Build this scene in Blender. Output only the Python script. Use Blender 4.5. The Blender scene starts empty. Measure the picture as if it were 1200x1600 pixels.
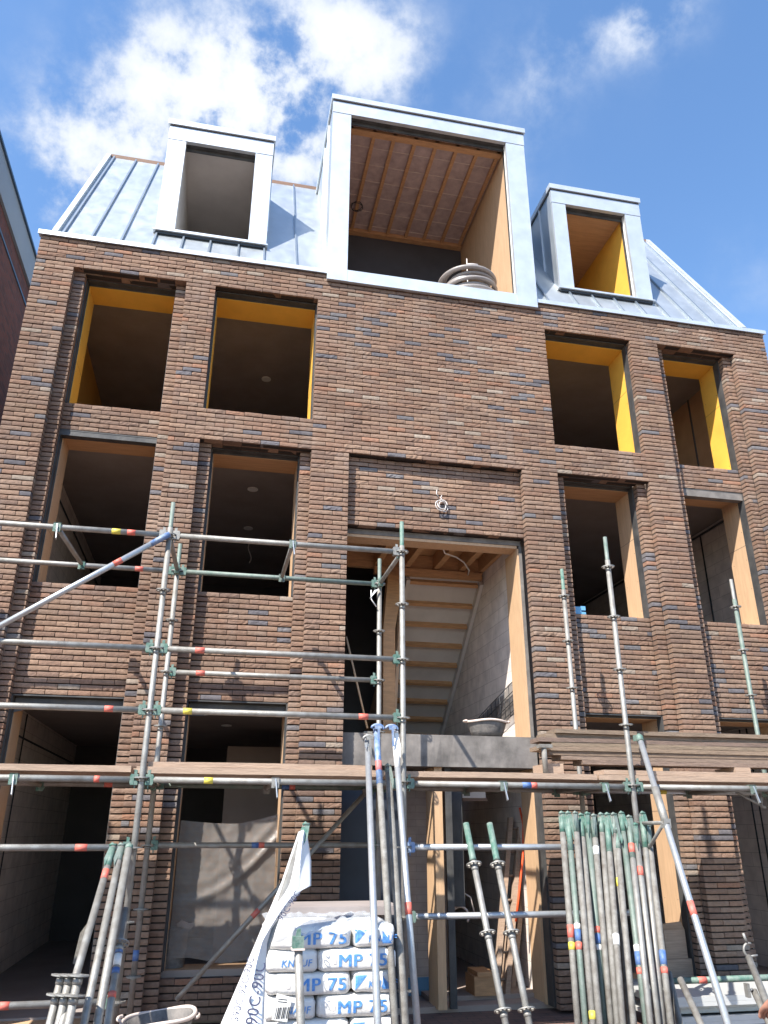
import bpy, bmesh, math, random
from mathutils import Vector, Matrix, noise
R = math.radians
random.seed(7)
scene = bpy.context.scene
col = scene.collection

# ------------------------------------------------------------------ camera
YAW, PIT, ROL, FPX = R(11.8012), R(22.3054), R(0.14885), 1217.58
CAM = Vector((0.0, -8.1, 1.6))
_f = Vector((math.sin(YAW)*math.cos(PIT), math.cos(YAW)*math.cos(PIT), math.sin(PIT)))
_r0 = Vector((math.cos(YAW), -math.sin(YAW), 0)); _u0 = _r0.cross(_f)
_r = math.cos(ROL)*_r0 + math.sin(ROL)*_u0; _u = -math.sin(ROL)*_r0 + math.cos(ROL)*_u0
cam_d = bpy.data.cameras.new('camera'); cam = bpy.data.objects.new('camera', cam_d); col.objects.link(cam)
M3 = Matrix((_r, _u, -_f)).transposed()
cam.matrix_world = Matrix.Translation(CAM) @ M3.to_4x4()
cam_d.sensor_fit = 'VERTICAL'; cam_d.sensor_height = 32.0; cam_d.lens = FPX*32.0/1600
cam_d.clip_start = 0.05; cam_d.clip_end = 2000
scene.camera = cam
def ray(px, py): return _f + _r*((px-600)/FPX) - _u*((py-800)/FPX)
def at(px, py, Y):                     # a point of the plane y = Y
    d = ray(px, py); return CAM + d*((Y-CAM.y)/d.y)
def atz(px, py, Z):
    d = ray(px, py); return CAM + d*((Z-CAM.z)/d.z)
def atx(px, py, X):
    d = ray(px, py); return CAM + d*((X-CAM.x)/d.x)

# ------------------------------------------------------------------ light, sky, exposure
SUN = Vector((-1.1, -1.0, 1.7)).normalized()
world = bpy.data.worlds.new('World'); scene.world = world; world.use_nodes = True
nt = world.node_tree; nt.nodes.clear()
def N(t, ty, **k):
    n = t.nodes.new(ty)
    for a, v in k.items():
        if a.startswith('i_'):
            key = a[2:]; n.inputs[int(key) if key.isdigit() else key.replace('_', ' ')].default_value = v
        else: setattr(n, a, v)
    return n
def L(t, a, b): t.links.new(a, b)
sky = N(nt, 'ShaderNodeTexSky', sky_type='NISHITA', sun_disc=False)
sky.sun_elevation = math.asin(SUN.z); sky.sun_rotation = math.atan2(SUN.x, SUN.y)
sky.altitude = 0; sky.air_density = 1.0; sky.dust_density = 0.3; sky.ozone_density = 1.6
tc = N(nt, 'ShaderNodeTexCoord')
def math_n(t, op, a, b=None, c=None, clamp=False):
    n = N(t, 'ShaderNodeMath', operation=op); n.use_clamp = clamp
    for i, v in enumerate((a, b, c)):
        if v is None: continue
        if isinstance(v, (int, float)): n.inputs[i].default_value = v
        else: L(t, v, n.inputs[i])
    return n.outputs[0]
# clouds: a few banks in chosen directions of the sky, broken up by noise
nz_w = N(nt, 'ShaderNodeTexNoise', i_Scale=4.0, i_Detail=5.0, i_Roughness=0.6)
L(nt, tc.outputs['Generated'], nz_w.inputs['Vector'])
warp = N(nt, 'ShaderNodeVectorMath', operation='MULTIPLY_ADD')
L(nt, nz_w.outputs['Color'], warp.inputs[0]); warp.inputs[1].default_value = (.07, .07, .07)
L(nt, tc.outputs['Generated'], warp.inputs[2])
wsub = N(nt, 'ShaderNodeVectorMath', operation='SUBTRACT'); L(nt, warp.outputs[0], wsub.inputs[0]); wsub.inputs[1].default_value = (.035, .035, .035)
BANKS = [((395, 100), .075, 1.05), ((300, 160), .085, .9), ((215, 230), .09, .75), ((440, 190), .085, .75), ((200, 40), .05, .55), ((530, 80), .055, .6),
         ((110, 285), .08, 1.0), ((100, 130), .05, .32), ((480, 260), .07, .6), ((1030, 20), .05, .75), ((890, 50), .07, .22), ((690, 120), .06, .22),
         ((820, 165), .05, .25), ((1180, 440), .07, .25), ((820, 270), .05, .25), ((30, 200), .04, .2), ((590, 40), .06, .5), ((560, 150), .06, .4), ((640, 60), .05, .3), ((1010, 40), .035, .3), ((930, 20), .05, .25), ((860, 100), .05, .3), ((480, 20), .04, .5), ((330, 330), .10, .7)]
tot = None
for (px, py), rad, amp in BANKS:
    d = ray(px, py).normalized()
    dn = N(nt, 'ShaderNodeVectorMath', operation='DISTANCE'); L(nt, wsub.outputs[0], dn.inputs[0]); dn.inputs[1].default_value = d
    q = math_n(nt, 'DIVIDE', dn.outputs['Value'], rad); q = math_n(nt, 'MULTIPLY', q, q); q = math_n(nt, 'MULTIPLY', q, -1.0)
    e = math_n(nt, 'EXPONENT', q); e = math_n(nt, 'MULTIPLY', e, amp)
    tot = e if tot is None else math_n(nt, 'ADD', tot, e)
nz = N(nt, 'ShaderNodeTexNoise', i_Scale=13.0, i_Detail=11.0, i_Roughness=0.6, i_Distortion=0.0)
L(nt, tc.outputs['Generated'], nz.inputs['Vector'])
nz2 = N(nt, 'ShaderNodeTexNoise', i_Scale=3.2, i_Detail=6.0, i_Roughness=0.55); L(nt, tc.outputs['Generated'], nz2.inputs['Vector'])
nf = math_n(nt, 'MULTIPLY_ADD', nz.outputs['Fac'], 3.4, -1.28)
dens = math_n(nt, 'MULTIPLY', tot, nf)
haze_f = math_n(nt, 'MULTIPLY_ADD', nz2.outputs['Fac'], 0.5, -0.2, clamp=True)
dens = math_n(nt, 'ADD', dens, haze_f)
ramp = N(nt, 'ShaderNodeMapRange', interpolation_type='SMOOTHSTEP'); L(nt, dens, ramp.inputs[0])
ramp.inputs[1].default_value = 0.0; ramp.inputs[2].default_value = 1.0
cl_col = N(nt, 'ShaderNodeMix', data_type='RGBA'); 
L(nt, math_n(nt, 'MULTIPLY_ADD', dens, .9, -.3, clamp=True), cl_col.inputs[0])
cl_col.inputs[6].default_value = (3.7, 4.2, 5.1, 1); cl_col.inputs[7].default_value = (5.6, 5.75, 6.0, 1)
mx = N(nt, 'ShaderNodeMix', data_type='RGBA')
L(nt, math_n(nt, 'MULTIPLY', ramp.outputs[0], .94), mx.inputs[0]); hs = N(nt, 'ShaderNodeHueSaturation', i_Saturation=1.13, i_Value=1.62); L(nt, sky.outputs[0], hs.inputs['Color']); L(nt, hs.outputs[0], mx.inputs[6]); L(nt, cl_col.outputs[2], mx.inputs[7])
bg = N(nt, 'ShaderNodeBackground', i_Strength=0.09); L(nt, mx.outputs[2], bg.inputs[0])
wo = N(nt, 'ShaderNodeOutputWorld'); L(nt, bg.outputs[0], wo.inputs[0])
sl = bpy.data.lights.new('sun', 'SUN'); sl.energy = 5.0; sl.angle = R(.5); sl.color = (1.0, .94, .85)
so = bpy.data.objects.new('sun', sl); col.objects.link(so); so.rotation_euler = SUN.to_track_quat('Z', 'Y').to_euler()
scene.view_settings.view_transform = 'Standard'; scene.view_settings.look = 'None'
scene.view_settings.exposure = 1.12; scene.view_settings.gamma = 1.0
scene.cycles.max_bounces = 8; scene.cycles.diffuse_bounces = 5; scene.cycles.transparent_max_bounces = 12

# ------------------------------------------------------------------ helpers
def tag(o, label=None, cat=None, group=None, kind=None):
    for k, v in (('label', label), ('category', cat), ('group', group), ('kind', kind)):
        if v: o[k] = v
    return o
def empty(name, loc, label, cat, group=None):
    o = bpy.data.objects.new(name, None); col.objects.link(o); o.location = loc; o.empty_display_size = .1
    return tag(o, label, cat, group)
class MB:
    def __init__(s): s.v = []; s.f = []; s.mi = []; s.sm = []; s.cur = 0; s.smooth = False; s.c = []; s.cc = None
    def vert(s, p): s.v.append(tuple(p)); s.c.append(s.cc); return len(s.v)-1
    def face(s, idx): s.f.append(tuple(idx)); s.mi.append(s.cur); s.sm.append(s.smooth)
    def box(s, a, b):
        x0, x1 = sorted((a[0], b[0])); y0, y1 = sorted((a[1], b[1])); z0, z1 = sorted((a[2], b[2]))
        i = [s.vert(p) for p in ((x0,y0,z0),(x1,y0,z0),(x1,y1,z0),(x0,y1,z0),(x0,y0,z1),(x1,y0,z1),(x1,y1,z1),(x0,y1,z1))]
        for q in ((0,3,2,1),(4,5,6,7),(0,1,5,4),(1,2,6,5),(2,3,7,6),(3,0,4,7)): s.face([i[k] for k in q])
    def prism(s, poly, off):                       # poly: 3-D loop, extruded by off
        off = Vector(off); n = len(poly)
        a = [s.vert(p) for p in poly]; b = [s.vert(Vector(p)+off) for p in poly]
        s.face(a[::-1]); s.face(b)
        for k in range(n): s.face((a[k], a[(k+1) % n], b[(k+1) % n], b[k]))
    def tube(s, pts, r, seg=14, cap=True, closed=False):
        pts = [Vector(p) for p in pts]; n = len(pts); rr = r if isinstance(r, (list, tuple)) else [r]*n
        old = s.smooth; s.smooth = True; rings = []; prev = None
        for k, p in enumerate(pts):
            if closed: t = pts[(k+1) % n]-pts[k-1]
            else: t = pts[min(k+1, n-1)]-pts[max(k-1, 0)]
            t.normalize()
            if prev is None:
                a = Vector((0, 0, 1)) if abs(t.z) < .9 else Vector((1, 0, 0)); u = a.cross(t).normalized()
            else: u = (prev-t*prev.dot(t)).normalized()
            prev = u; w = t.cross(u)
            rings.append([s.vert(p+(u*math.cos(2*math.pi*j/seg)+w*math.sin(2*math.pi*j/seg))*rr[k]) for j in range(seg)])
        for k in range(n if closed else n-1):
            A = rings[k]; B = rings[(k+1) % n]
            for j in range(seg): s.face((A[j], A[(j+1) % seg], B[(j+1) % seg], B[j]))
        s.smooth = False
        if cap and not closed: s.face(rings[0][::-1]); s.face(rings[-1])
        s.smooth = old
    def hollow_end(s, p, d, r):                    # dark inside of a tube's open mouth is modelled: an annular rim
        pass
    def build(s, name, mats, parent=None, loc=None):
        me = bpy.data.meshes.new(name); me.from_pydata(s.v, [], s.f)
        for m in (mats if isinstance(mats, (list, tuple)) else [mats]): me.materials.append(m)
        me.polygons.foreach_set('material_index', s.mi); me.polygons.foreach_set('use_smooth', s.sm)
        if any(c is not None for c in s.c):
            at_ = me.color_attributes.new('tint', 'FLOAT_COLOR', 'POINT')
            buf = []
            for c in s.c: buf.extend((c or (1, 1, 1))[:3]); buf.append(1.0)
            at_.data.foreach_set('color', buf)
        me.validate(); me.update()
        o = bpy.data.objects.new(name, me); col.objects.link(o)
        if loc is not None: o.location = loc
        if parent is not None:
            o.parent = parent
            if loc is None and parent.type == 'EMPTY': o.matrix_parent_inverse = Matrix.Translation(-Vector(parent.location))
            elif loc is None:
                w = parent.location.copy()
                if parent.parent: w = parent.location if parent.parent.type != 'EMPTY' else parent.location
                o.matrix_parent_inverse = Matrix.Identity(4)
        return o
def obj(name, mb, mats, parent=None): return mb.build(name, mats, parent)
def each(name, mb, mats, parent=None):
    '''one object per separate piece of the mesh; returns the first'''
    n = len(mb.v); root = list(range(n))
    def find(i):
        while root[i] != i: root[i] = root[root[i]]; i = root[i]
        return i
    for f in mb.f:
        a = find(f[0])
        for k in f[1:]: root[find(k)] = a
    groups = {}
    for fi, f in enumerate(mb.f): groups.setdefault(find(f[0]), []).append(fi)
    first = None
    for g in groups.values():
        q = MB(); mp = {}
        for fi in g:
            idx = []
            for k in mb.f[fi]:
                if k not in mp: q.cc = mb.c[k]; mp[k] = q.vert(mb.v[k])
                idx.append(mp[k])
            q.cur = mb.mi[fi]; q.smooth = mb.sm[fi]; q.face(idx)
        o = q.build(name, mats, parent); first = first or o
    return first

# ------------------------------------------------------------------ materials
def mat(name, base, rough=.7, metal=0.0, noise_s=None, amt=.25, bump=0.0, bump_s=60.0, spec=.5, tint=False, base2=None, stretch=None, det=6.0, rvar=0.0, coord='Object'):
    m = bpy.data.materials.new(name); m.use_nodes = True; t = m.node_tree; p = t.nodes['Principled BSDF']
    p.inputs['Roughness'].default_value = rough; p.inputs['Metallic'].default_value = metal; p.inputs['Specular IOR Level'].default_value = spec
    tcn = N(t, 'ShaderNodeTexCoord'); src = tcn.outputs[coord]
    if stretch:
        mp = N(t, 'ShaderNodeMapping'); mp.inputs['Scale'].default_value = stretch; L(t, src, mp.inputs[0]); src = mp.outputs[0]
    cur = None
    if tint:
        a = N(t, 'ShaderNodeAttribute', attribute_name='tint'); cur = a.outputs['Color']
    if noise_s:
        n = N(t, 'ShaderNodeTexNoise', i_Scale=noise_s, i_Detail=det, i_Roughness=.62); L(t, src, n.inputs['Vector'])
        mr = N(t, 'ShaderNodeMapRange'); L(t, n.outputs['Fac'], mr.inputs[0]); mr.inputs[1].default_value = .3; mr.inputs[2].default_value = .7
        mixn = N(t, 'ShaderNodeMix', data_type='RGBA'); L(t, mr.outputs[0], mixn.inputs[0])
        b2 = base2 or tuple(c*(1-amt) for c in base[:3])
        mixn.inputs[6].default_value = (*b2[:3], 1); mixn.inputs[7].default_value = (*base[:3], 1)
        if cur is not None:
            mu = N(t, 'ShaderNodeMix', data_type='RGBA', blend_type='MULTIPLY'); mu.inputs[0].default_value = 1.0
            L(t, cur, mu.inputs[6]); L(t, mixn.outputs[2], mu.inputs[7]); cur = mu.outputs[2]
        else: cur = mixn.outputs[2]
        if rvar:
            r = N(t, 'ShaderNodeMapRange'); L(t, n.outputs['Fac'], r.inputs[0]); r.inputs[3].default_value = rough-rvar; r.inputs[4].default_value = rough+rvar
            L(t, r.outputs[0], p.inputs['Roughness'])
    if cur is not None: L(t, cur, p.inputs['Base Color'])
    else: p.inputs['Base Color'].default_value = (*base[:3], 1)
    if bump:
        bn = N(t, 'ShaderNodeTexNoise', i_Scale=bump_s, i_Detail=5.0, i_Roughness=.6); L(t, src, bn.inputs['Vector'])
        b = N(t, 'ShaderNodeBump', i_Strength=bump, i_Distance=.01); L(t, bn.outputs['Fac'], b.inputs['Height']); L(t, b.outputs[0], p.inputs['Normal'])
    return m
M = {}
M['brick'] = mat('brick', (1.0, 1.0, 1.0), .9, noise_s=24, amt=.30, bump=.55, bump_s=110, tint=True, spec=.25)
_t = M['brick'].node_tree; _p = _t.nodes['Principled BSDF']; _lk = _p.inputs['Base Color'].links[0]; _src = _lk.from_socket
_tc = N(_t, 'ShaderNodeTexCoord'); _mp = N(_t, 'ShaderNodeMapping'); _mp.inputs['Scale'].default_value = (1.0, 1.0, .55); L(_t, _tc.outputs['Object'], _mp.inputs[0])
_n = N(_t, 'ShaderNodeTexNoise', i_Scale=1.7, i_Detail=12.0, i_Roughness=.72); L(_t, _mp.outputs[0], _n.inputs['Vector'])
_mr = N(_t, 'ShaderNodeMapRange'); L(_t, _n.outputs['Fac'], _mr.inputs[0]); _mr.inputs[1].default_value = .52; _mr.inputs[2].default_value = .80; _mr.inputs[4].default_value = .42
_mx = N(_t, 'ShaderNodeMix', data_type='RGBA'); L(_t, _mr.outputs[0], _mx.inputs[0]); L(_t, _src, _mx.inputs[6]); _mx.inputs[7].default_value = (.34, .30, .27, 1); L(_t, _mx.outputs[2], _p.inputs['Base Color'])
M['mortar'] = mat('mortar', (.035, .028, .025), .95, noise_s=20, amt=.3)
M['zinc'] = mat('zinc', (.50, .54, .57), .38, .66, noise_s=5.5, amt=.16, bump=.22, bump_s=4.5, rvar=.12, det=10, stretch=(1, 1, .45))
M['zinc_frame'] = mat('zinc_frame', (.62, .66, .69), .44, .55, noise_s=5, amt=.13, bump=.16, bump_s=4.5, det=10, rvar=.08)
M['zinc_dark'] = mat('zinc_seam', (.35, .40, .45), .4, .8, noise_s=4, amt=.2)
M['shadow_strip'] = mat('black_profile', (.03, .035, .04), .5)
M['epdm'] = mat('epdm', (.028, .029, .032), .62, noise_s=6, amt=.4, bump=.5, bump_s=9, base2=(.075, .073, .07))
M['epdm_grey'] = mat('membrane_grey', (.22, .20, .185), .78, noise_s=5, amt=.6, bump=.5, bump_s=7, det=9)
M['yellow'] = mat('yellow_board', (.78, .45, .075), .55, noise_s=3, amt=.18, bump=.1, bump_s=30)
M['ply'] = mat('plywood', (.56, .37, .225), .65, noise_s=5, amt=.2, bump=.15, bump_s=40, stretch=(6, 6, .7))
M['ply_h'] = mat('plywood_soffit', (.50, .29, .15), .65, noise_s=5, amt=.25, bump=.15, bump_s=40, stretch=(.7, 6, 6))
M['timber'] = mat('timber', (.55, .31, .15), .65, noise_s=7, amt=.35, bump=.2, bump_s=40, stretch=(1, 6, 6))
M['timber_pale'] = mat('timber_pale', (.56, .37, .22), .6, noise_s=6, amt=.2, bump=.2, bump_s=40, stretch=(6, 6, .8))
M['concrete'] = mat('concrete', (.30, .26, .245), .85, noise_s=2, amt=.25, bump=.2, bump_s=20)
M['room'] = mat('room_wall', (.36, .29, .25), .9, noise_s=1.5, amt=.25)
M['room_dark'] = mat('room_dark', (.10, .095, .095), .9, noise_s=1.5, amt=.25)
M['plaster'] = mat('plasterboard', (.58, .55, .52), .8, noise_s=1.6, amt=.22)
M['foil'] = mat('insulation_foil', (.50, .39, .37), .45, .0, noise_s=9, amt=.35, bump=.7, bump_s=14, rvar=.1)
M['white'] = mat('white_paint', (.78, .78, .76), .55, noise_s=6, amt=.08)
M['galv'] = mat('galvanised', (.31, .31, .295), .55, .45, noise_s=13, amt=.32, base2=(.20, .185, .165), det=9, bump=.25, bump_s=120, rvar=.12)
M['galv_new'] = mat('galvanised_bright', (.46, .48, .50), .4, .6, noise_s=18, amt=.2, bump=.15, bump_s=100)
M['galv_old'] = mat('galvanised_weathered', (.26, .255, .235), .68, .25, noise_s=16, amt=.42, base2=(.13, .115, .10), det=10, bump=.5, bump_s=160)
M['green'] = mat('green_paint', (.025, .115, .085), .6, .1, noise_s=17, amt=.5, base2=(.20, .245, .215), det=9, bump=.3, bump_s=90)
M['greenish'] = mat('green_worn', (.20, .225, .205), .6, .3, noise_s=14, amt=.3, base2=(.10, .15, .125), bump=.3, bump_s=110)
M['blue'] = mat('blue_paint', (.05, .13, .33), .5, .1, noise_s=25, amt=.4, base2=(.28, .33, .4), bump=.2, bump_s=90)
M['red'] = mat('red_tape', (.62, .10, .065), .6, noise_s=40, amt=.15, base2=(.45, .16, .13))
M['yellow_tape'] = mat('yellow_tape', (.62, .52, .08), .5, noise_s=60, amt=.15)
M['blue_tape'] = mat('blue_tape', (.03, .10, .32), .6, noise_s=40, amt=.15, base2=(.12, .18, .3))
M['white_tape'] = mat('white_tape', (.75, .75, .73), .5, noise_s=60, amt=.15)
M['plank'] = mat('plank', (.42, .30, .22), .8, noise_s=9, amt=.35, bump=.5, bump_s=40, stretch=(.6, 8, 8))
M['plank_old'] = mat('plank_weathered', (.25, .185, .14), .85, noise_s=11, amt=.5, bump=.7, bump_s=45, stretch=(.7, 8, 8), tint=True)
M['black_plastic'] = mat('black_plastic', (.05, .05, .052), .65, noise_s=14, amt=.6, base2=(.22, .21, .2), bump=.2, bump_s=30)
M['mortar_tub'] = mat('mortar_crust', (.20, .18, .165), .85, noise_s=12, amt=.6, base2=(.07, .07, .07), bump=.5, bump_s=40)
M['pale_rim'] = mat('pale_rim', (.62, .52, .46), .6, noise_s=20, amt=.15)
M['bag'] = mat('paper_bag', (.68, .67, .65), .7, noise_s=9, amt=.14, bump=.8, bump_s=15, det=9)
M['bag_blue'] = mat('blue_print', (.03, .17, .50), .6, noise_s=70, amt=.3, base2=(.14, .32, .62))
M['navy'] = mat('navy_print', (.012, .016, .05), .6)
M['sheet_white'] = mat('white_sheet', (.72, .72, .72), .5, noise_s=3, amt=.04, bump=.3, bump_s=7)
M['pipe'] = mat('grey_pipe', (.26, .235, .225), .4, noise_s=8, amt=.15)
M['wire'] = mat('grey_cable', (.55, .52, .50), .5)
M['cyan'] = mat('blue_item', (.12, .33, .55), .5)
M['orange'] = mat('orange_plastic', (.72, .10, .03), .5)
M['wood_dark'] = mat('ladder_wood', (.26, .18, .13), .7, noise_s=8, amt=.3)
M['fascia'] = mat('fascia_grey', (.27, .30, .33), .55, noise_s=1.5, amt=.1)
M['fascia_trim'] = mat('fascia_trim', (.05, .09, .14), .4)
M['alu'] = mat('pale_panel', (.60, .61, .60), .45, .3, noise_s=4, amt=.1)
M['ridge'] = mat('ridge_board', (.20, .11, .07), .7, noise_s=8, amt=.4, stretch=(1, 8, 8))
M['grout_blue'] = mat('blue_dpc', (.08, .2, .33), .5)
M['skin'] = mat('skin', (.52, .24, .15), .5, noise_s=16, amt=.5, base2=(.2, .12, .1))
M['cloth'] = mat('shirt', (.05, .06, .1), .85, noise_s=8, amt=.2)
M['jeans'] = mat('trousers', (.06, .09, .17), .85, noise_s=8, amt=.2)
M['hair'] = mat('hair', (.05, .03, .02), .7)

def brick_mat(name, c1, c2, mort, bw, bh, ms, axis='XZ', rough=.9, bump=.6):
    m = bpy.data.materials.new(name); m.use_nodes = True; t = m.node_tree; p = t.nodes['Principled BSDF']; p.inputs['Roughness'].default_value = rough
    tcn = N(t, 'ShaderNodeTexCoord'); sp = N(t, 'ShaderNodeSeparateXYZ'); L(t, tcn.outputs['Object'], sp.inputs[0])
    cb = N(t, 'ShaderNodeCombineXYZ'); L(t, sp.outputs[axis[0]], cb.inputs[0]); L(t, sp.outputs[axis[1]], cb.inputs[1])
    b = N(t, 'ShaderNodeTexBrick'); L(t, cb.outputs[0], b.inputs['Vector'])
    b.inputs['Color1'].default_value = (*c1, 1); b.inputs['Color2'].default_value = (*c2, 1); b.inputs['Mortar'].default_value = (*mort, 1)
    b.inputs['Scale'].default_value = 1.0; b.inputs['Brick Width'].default_value = bw; b.inputs['Row Height'].default_value = bh
    b.inputs['Mortar Size'].default_value = ms; b.inputs['Mortar Smooth'].default_value = .3; b.inputs['Bias'].default_value = -.1
    n = N(t, 'ShaderNodeTexNoise', i_Scale=6.0, i_Detail=6.0); L(t, tcn.outputs['Object'], n.inputs['Vector'])
    mr = N(t, 'ShaderNodeMapRange'); L(t, n.outputs['Fac'], mr.inputs[0]); mr.inputs[3].default_value = .6; mr.inputs[4].default_value = 1.25
    mu = N(t, 'ShaderNodeMix', data_type='RGBA', blend_type='MULTIPLY'); mu.inputs[0].default_value = 1
    L(t, b.outputs['Color'], mu.inputs[6]); L(t, mr.outputs[0], mu.inputs[7]); L(t, mu.outputs[2], p.inputs['Base Color'])
    bp = N(t, 'ShaderNodeBump', i_Strength=bump, i_Distance=.008); bp.invert = True; L(t, b.outputs['Fac'], bp.inputs['Height']); L(t, bp.outputs[0], p.inputs['Normal'])
    return m
M['old_brick'] = brick_mat('old_red_brick', (.16, .048, .035), (.085, .03, .028), (.09, .075, .07), .22, .063, .006, 'YZ')
M['block'] = brick_mat('pale_blockwork', (.46, .38, .33), (.42, .35, .31), (.26, .23, .21), .30, .075, .002, 'XZ', bump=.35)
M['block_y'] = brick_mat('pale_blockwork_side', (.76, .69, .63), (.70, .63, .58), (.42, .37, .33), .46, .17, .003, 'YZ', bump=.35)
M['paving'] = brick_mat('clay_paving', (.17, .10, .08), (.12, .08, .07), (.07, .065, .06), .2, .1, .006, 'XY')

# plastic window sheeting, woven reinforcement, lets some light through
def sheet_mat():
    m = bpy.data.materials.new('woven_sheeting'); m.use_nodes = True; t = m.node_tree; t.nodes.remove(t.nodes['Principled BSDF']); out = t.nodes['Material Output']
    tcn = N(t, 'ShaderNodeTexCoord')
    w1 = N(t, 'ShaderNodeTexWave', wave_type='BANDS', bands_direction='X', i_Scale=30.0); w2 = N(t, 'ShaderNodeTexWave', wave_type='BANDS', bands_direction='Z', i_Scale=30.0)
    L(t, tcn.outputs['Object'], w1.inputs[0]); L(t, tcn.outputs['Object'], w2.inputs[0])
    mxn = math_n(t, 'MAXIMUM', w1.outputs['Fac'], w2.outputs['Fac'])
    nn = N(t, 'ShaderNodeTexNoise', i_Scale=30.0, i_Detail=3.0); L(t, tcn.outputs['Object'], nn.inputs['Vector'])
    cr = N(t, 'ShaderNodeMix', data_type='RGBA'); L(t, nn.outputs['Fac'], cr.inputs[0]); cr.inputs[6].default_value = (.40, .285, .215, 1); cr.inputs[7].default_value = (.27, .30, .31, 1)
    d = N(t, 'ShaderNodeBsdfDiffuse'); L(t, cr.outputs[2], d.inputs[0])
    tl = N(t, 'ShaderNodeBsdfTranslucent'); L(t, cr.outputs[2], tl.inputs[0])
    gl = N(t, 'ShaderNodeBsdfGlossy', i_Roughness=.38)
    a1 = N(t, 'ShaderNodeMixShader', i_0=.25); L(t, d.outputs[0], a1.inputs[1]); L(t, tl.outputs[0], a1.inputs[2])
    a2 = N(t, 'ShaderNodeMixShader', i_0=.05); L(t, a1.outputs[0], a2.inputs[1]); L(t, gl.outputs[0], a2.inputs[2])
    tr = N(t, 'ShaderNodeBsdfTransparent'); tr.inputs[0].default_value = (.95, .95, .95, 1)
    a3 = N(t, 'ShaderNodeMixShader'); L(t, math_n(t, 'MULTIPLY_ADD', mxn, .45, .24, clamp=True), a3.inputs[0]); L(t, tr.outputs[0], a3.inputs[1]); L(t, a2.outputs[0], a3.inputs[2])
    bb = N(t, 'ShaderNodeBump', i_Strength=.4, i_Distance=.01); L(t, nn.outputs['Fac'], bb.inputs['Height']); L(t, bb.outputs[0], gl.inputs['Normal'])
    L(t, a3.outputs[0], out.inputs[0]); return m
M['sheeting'] = sheet_mat()
def mesh_net():
    m = bpy.data.materials.new('black_net'); m.use_nodes = True; t = m.node_tree; t.nodes.remove(t.nodes['Principled BSDF']); out = t.nodes['Material Output']
    d = N(t, 'ShaderNodeBsdfDiffuse'); d.inputs[0].default_value = (.03, .03, .035, 1); tr = N(t, 'ShaderNodeBsdfTransparent')
    a = N(t, 'ShaderNodeMixShader', i_0=.62); L(t, tr.outputs[0], a.inputs[1]); L(t, d.outputs[0], a.inputs[2]); L(t, a.outputs[0], out.inputs[0]); return m
M['net'] = mesh_net()

# ------------------------------------------------------------------ ground
g = MB(); g.box((-200, -200, -.5), (200, 200, 0)); tag(obj('ground', g, M['paving']), kind='structure')

# ================================================================== THE NEW HOUSE
TOP, CP = 8.235, .0574
def zr(k): return TOP-CP*k
XL, XR = -2.53, 7.26
house = empty('brick_house', (2.36, 0, 0), 'new brown brick town house under construction with empty window openings and zinc mansard roof', 'house')
GB = 143.4                                        # course index at ground
# patches of brickwork: x0, x1, course from, course to, y of the face
P = [(XL, XR, 0, 7, 0.0)]
piers = [(XL, -2.10), (-.786, -.437), (.834, 1.272), (3.418, 3.88), (5.12, 5.53), (6.72, XR)]
P += [(XL, -2.10, 7, 143, 0), (6.72, XR, 7, 143, 0), (5.12, 5.53, 7, 143, 0), (-.786, -.437, 7, 37, 0), (-.786, -.437, 44, 143, 0)]
P = [p for p in P if not (p[0] == -.786 and p[2] == 7)]
P += [(-.786, -.437, 7, 37, 0), (-.786, .834, 37, 44, 0), (.834, 3.88, 7, 44, 0), (3.88, 5.12, 37, 44, 0)]
P += [(.834, 1.272, 44, 143, 0), (3.418, 3.88, 44, 143, 0)]
P = [p for p in P if p != (5.12, 5.53, 7, 143, 0)] + [(5.12, 5.53, 7, 143, 0)]
S1 = .112
P += [(-2.10, -2.10+.125, 7, 143, .1), (-.786-.125, -.786, 7, 143, .1), (5.53, 5.655, 7, 143, .1), (6.595, 6.72, 7, 143, .1)]
P += [(-.437, -.437+.13, 44, 143, .1), (.834-.12, .834, 44, 143, .1), (3.88, 4.0, 44, 143, .1), (5.0, 5.12, 44, 143, .1)]
P += [(-2.10, -.786, 5, 7, .1), (5.53, 6.72, 5, 7, .1), (-.437, .834, 42, 44, .1), (3.88, 5.12, 42, 44, .1)]
C1, C4, C2, C3 = (-1.975, -.911), (5.655, 6.595), (-.307, .714), (4.0, 5.0)
P += [(C1[0], C1[1], 37, 43, .2), (C4[0], C4[1], 37, 43, .2)]
for c in (C1, C2, C3, C4): P.append((c[0], c[1], 74, 94, .2))
P.append((1.272, 3.418, 44, 59, .1))
P += [(C2[0], C2[1], 42, 44, .2), (C3[0], C3[1], 42, 44, .2), (C1[0], C1[1], 5, 7, .2), (C4[0], C4[1], 5, 7, .2)]
P.append((C2[0], C2[1], 137, 143, .2)); P.append((C3[0], C3[1], 140, 143, .2))
BL, HJ = .2135, .0055
PAL = [(.255, .166, .119), (.232, .148, .108), (.275, .181, .129), (.208, .137, .104), (.245, .150, .106), (.262, .178, .132)]
GREYS = [(.145, .135, .145), (.125, .115, .125), (.165, .155, .16)]
fac = MB()
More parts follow.
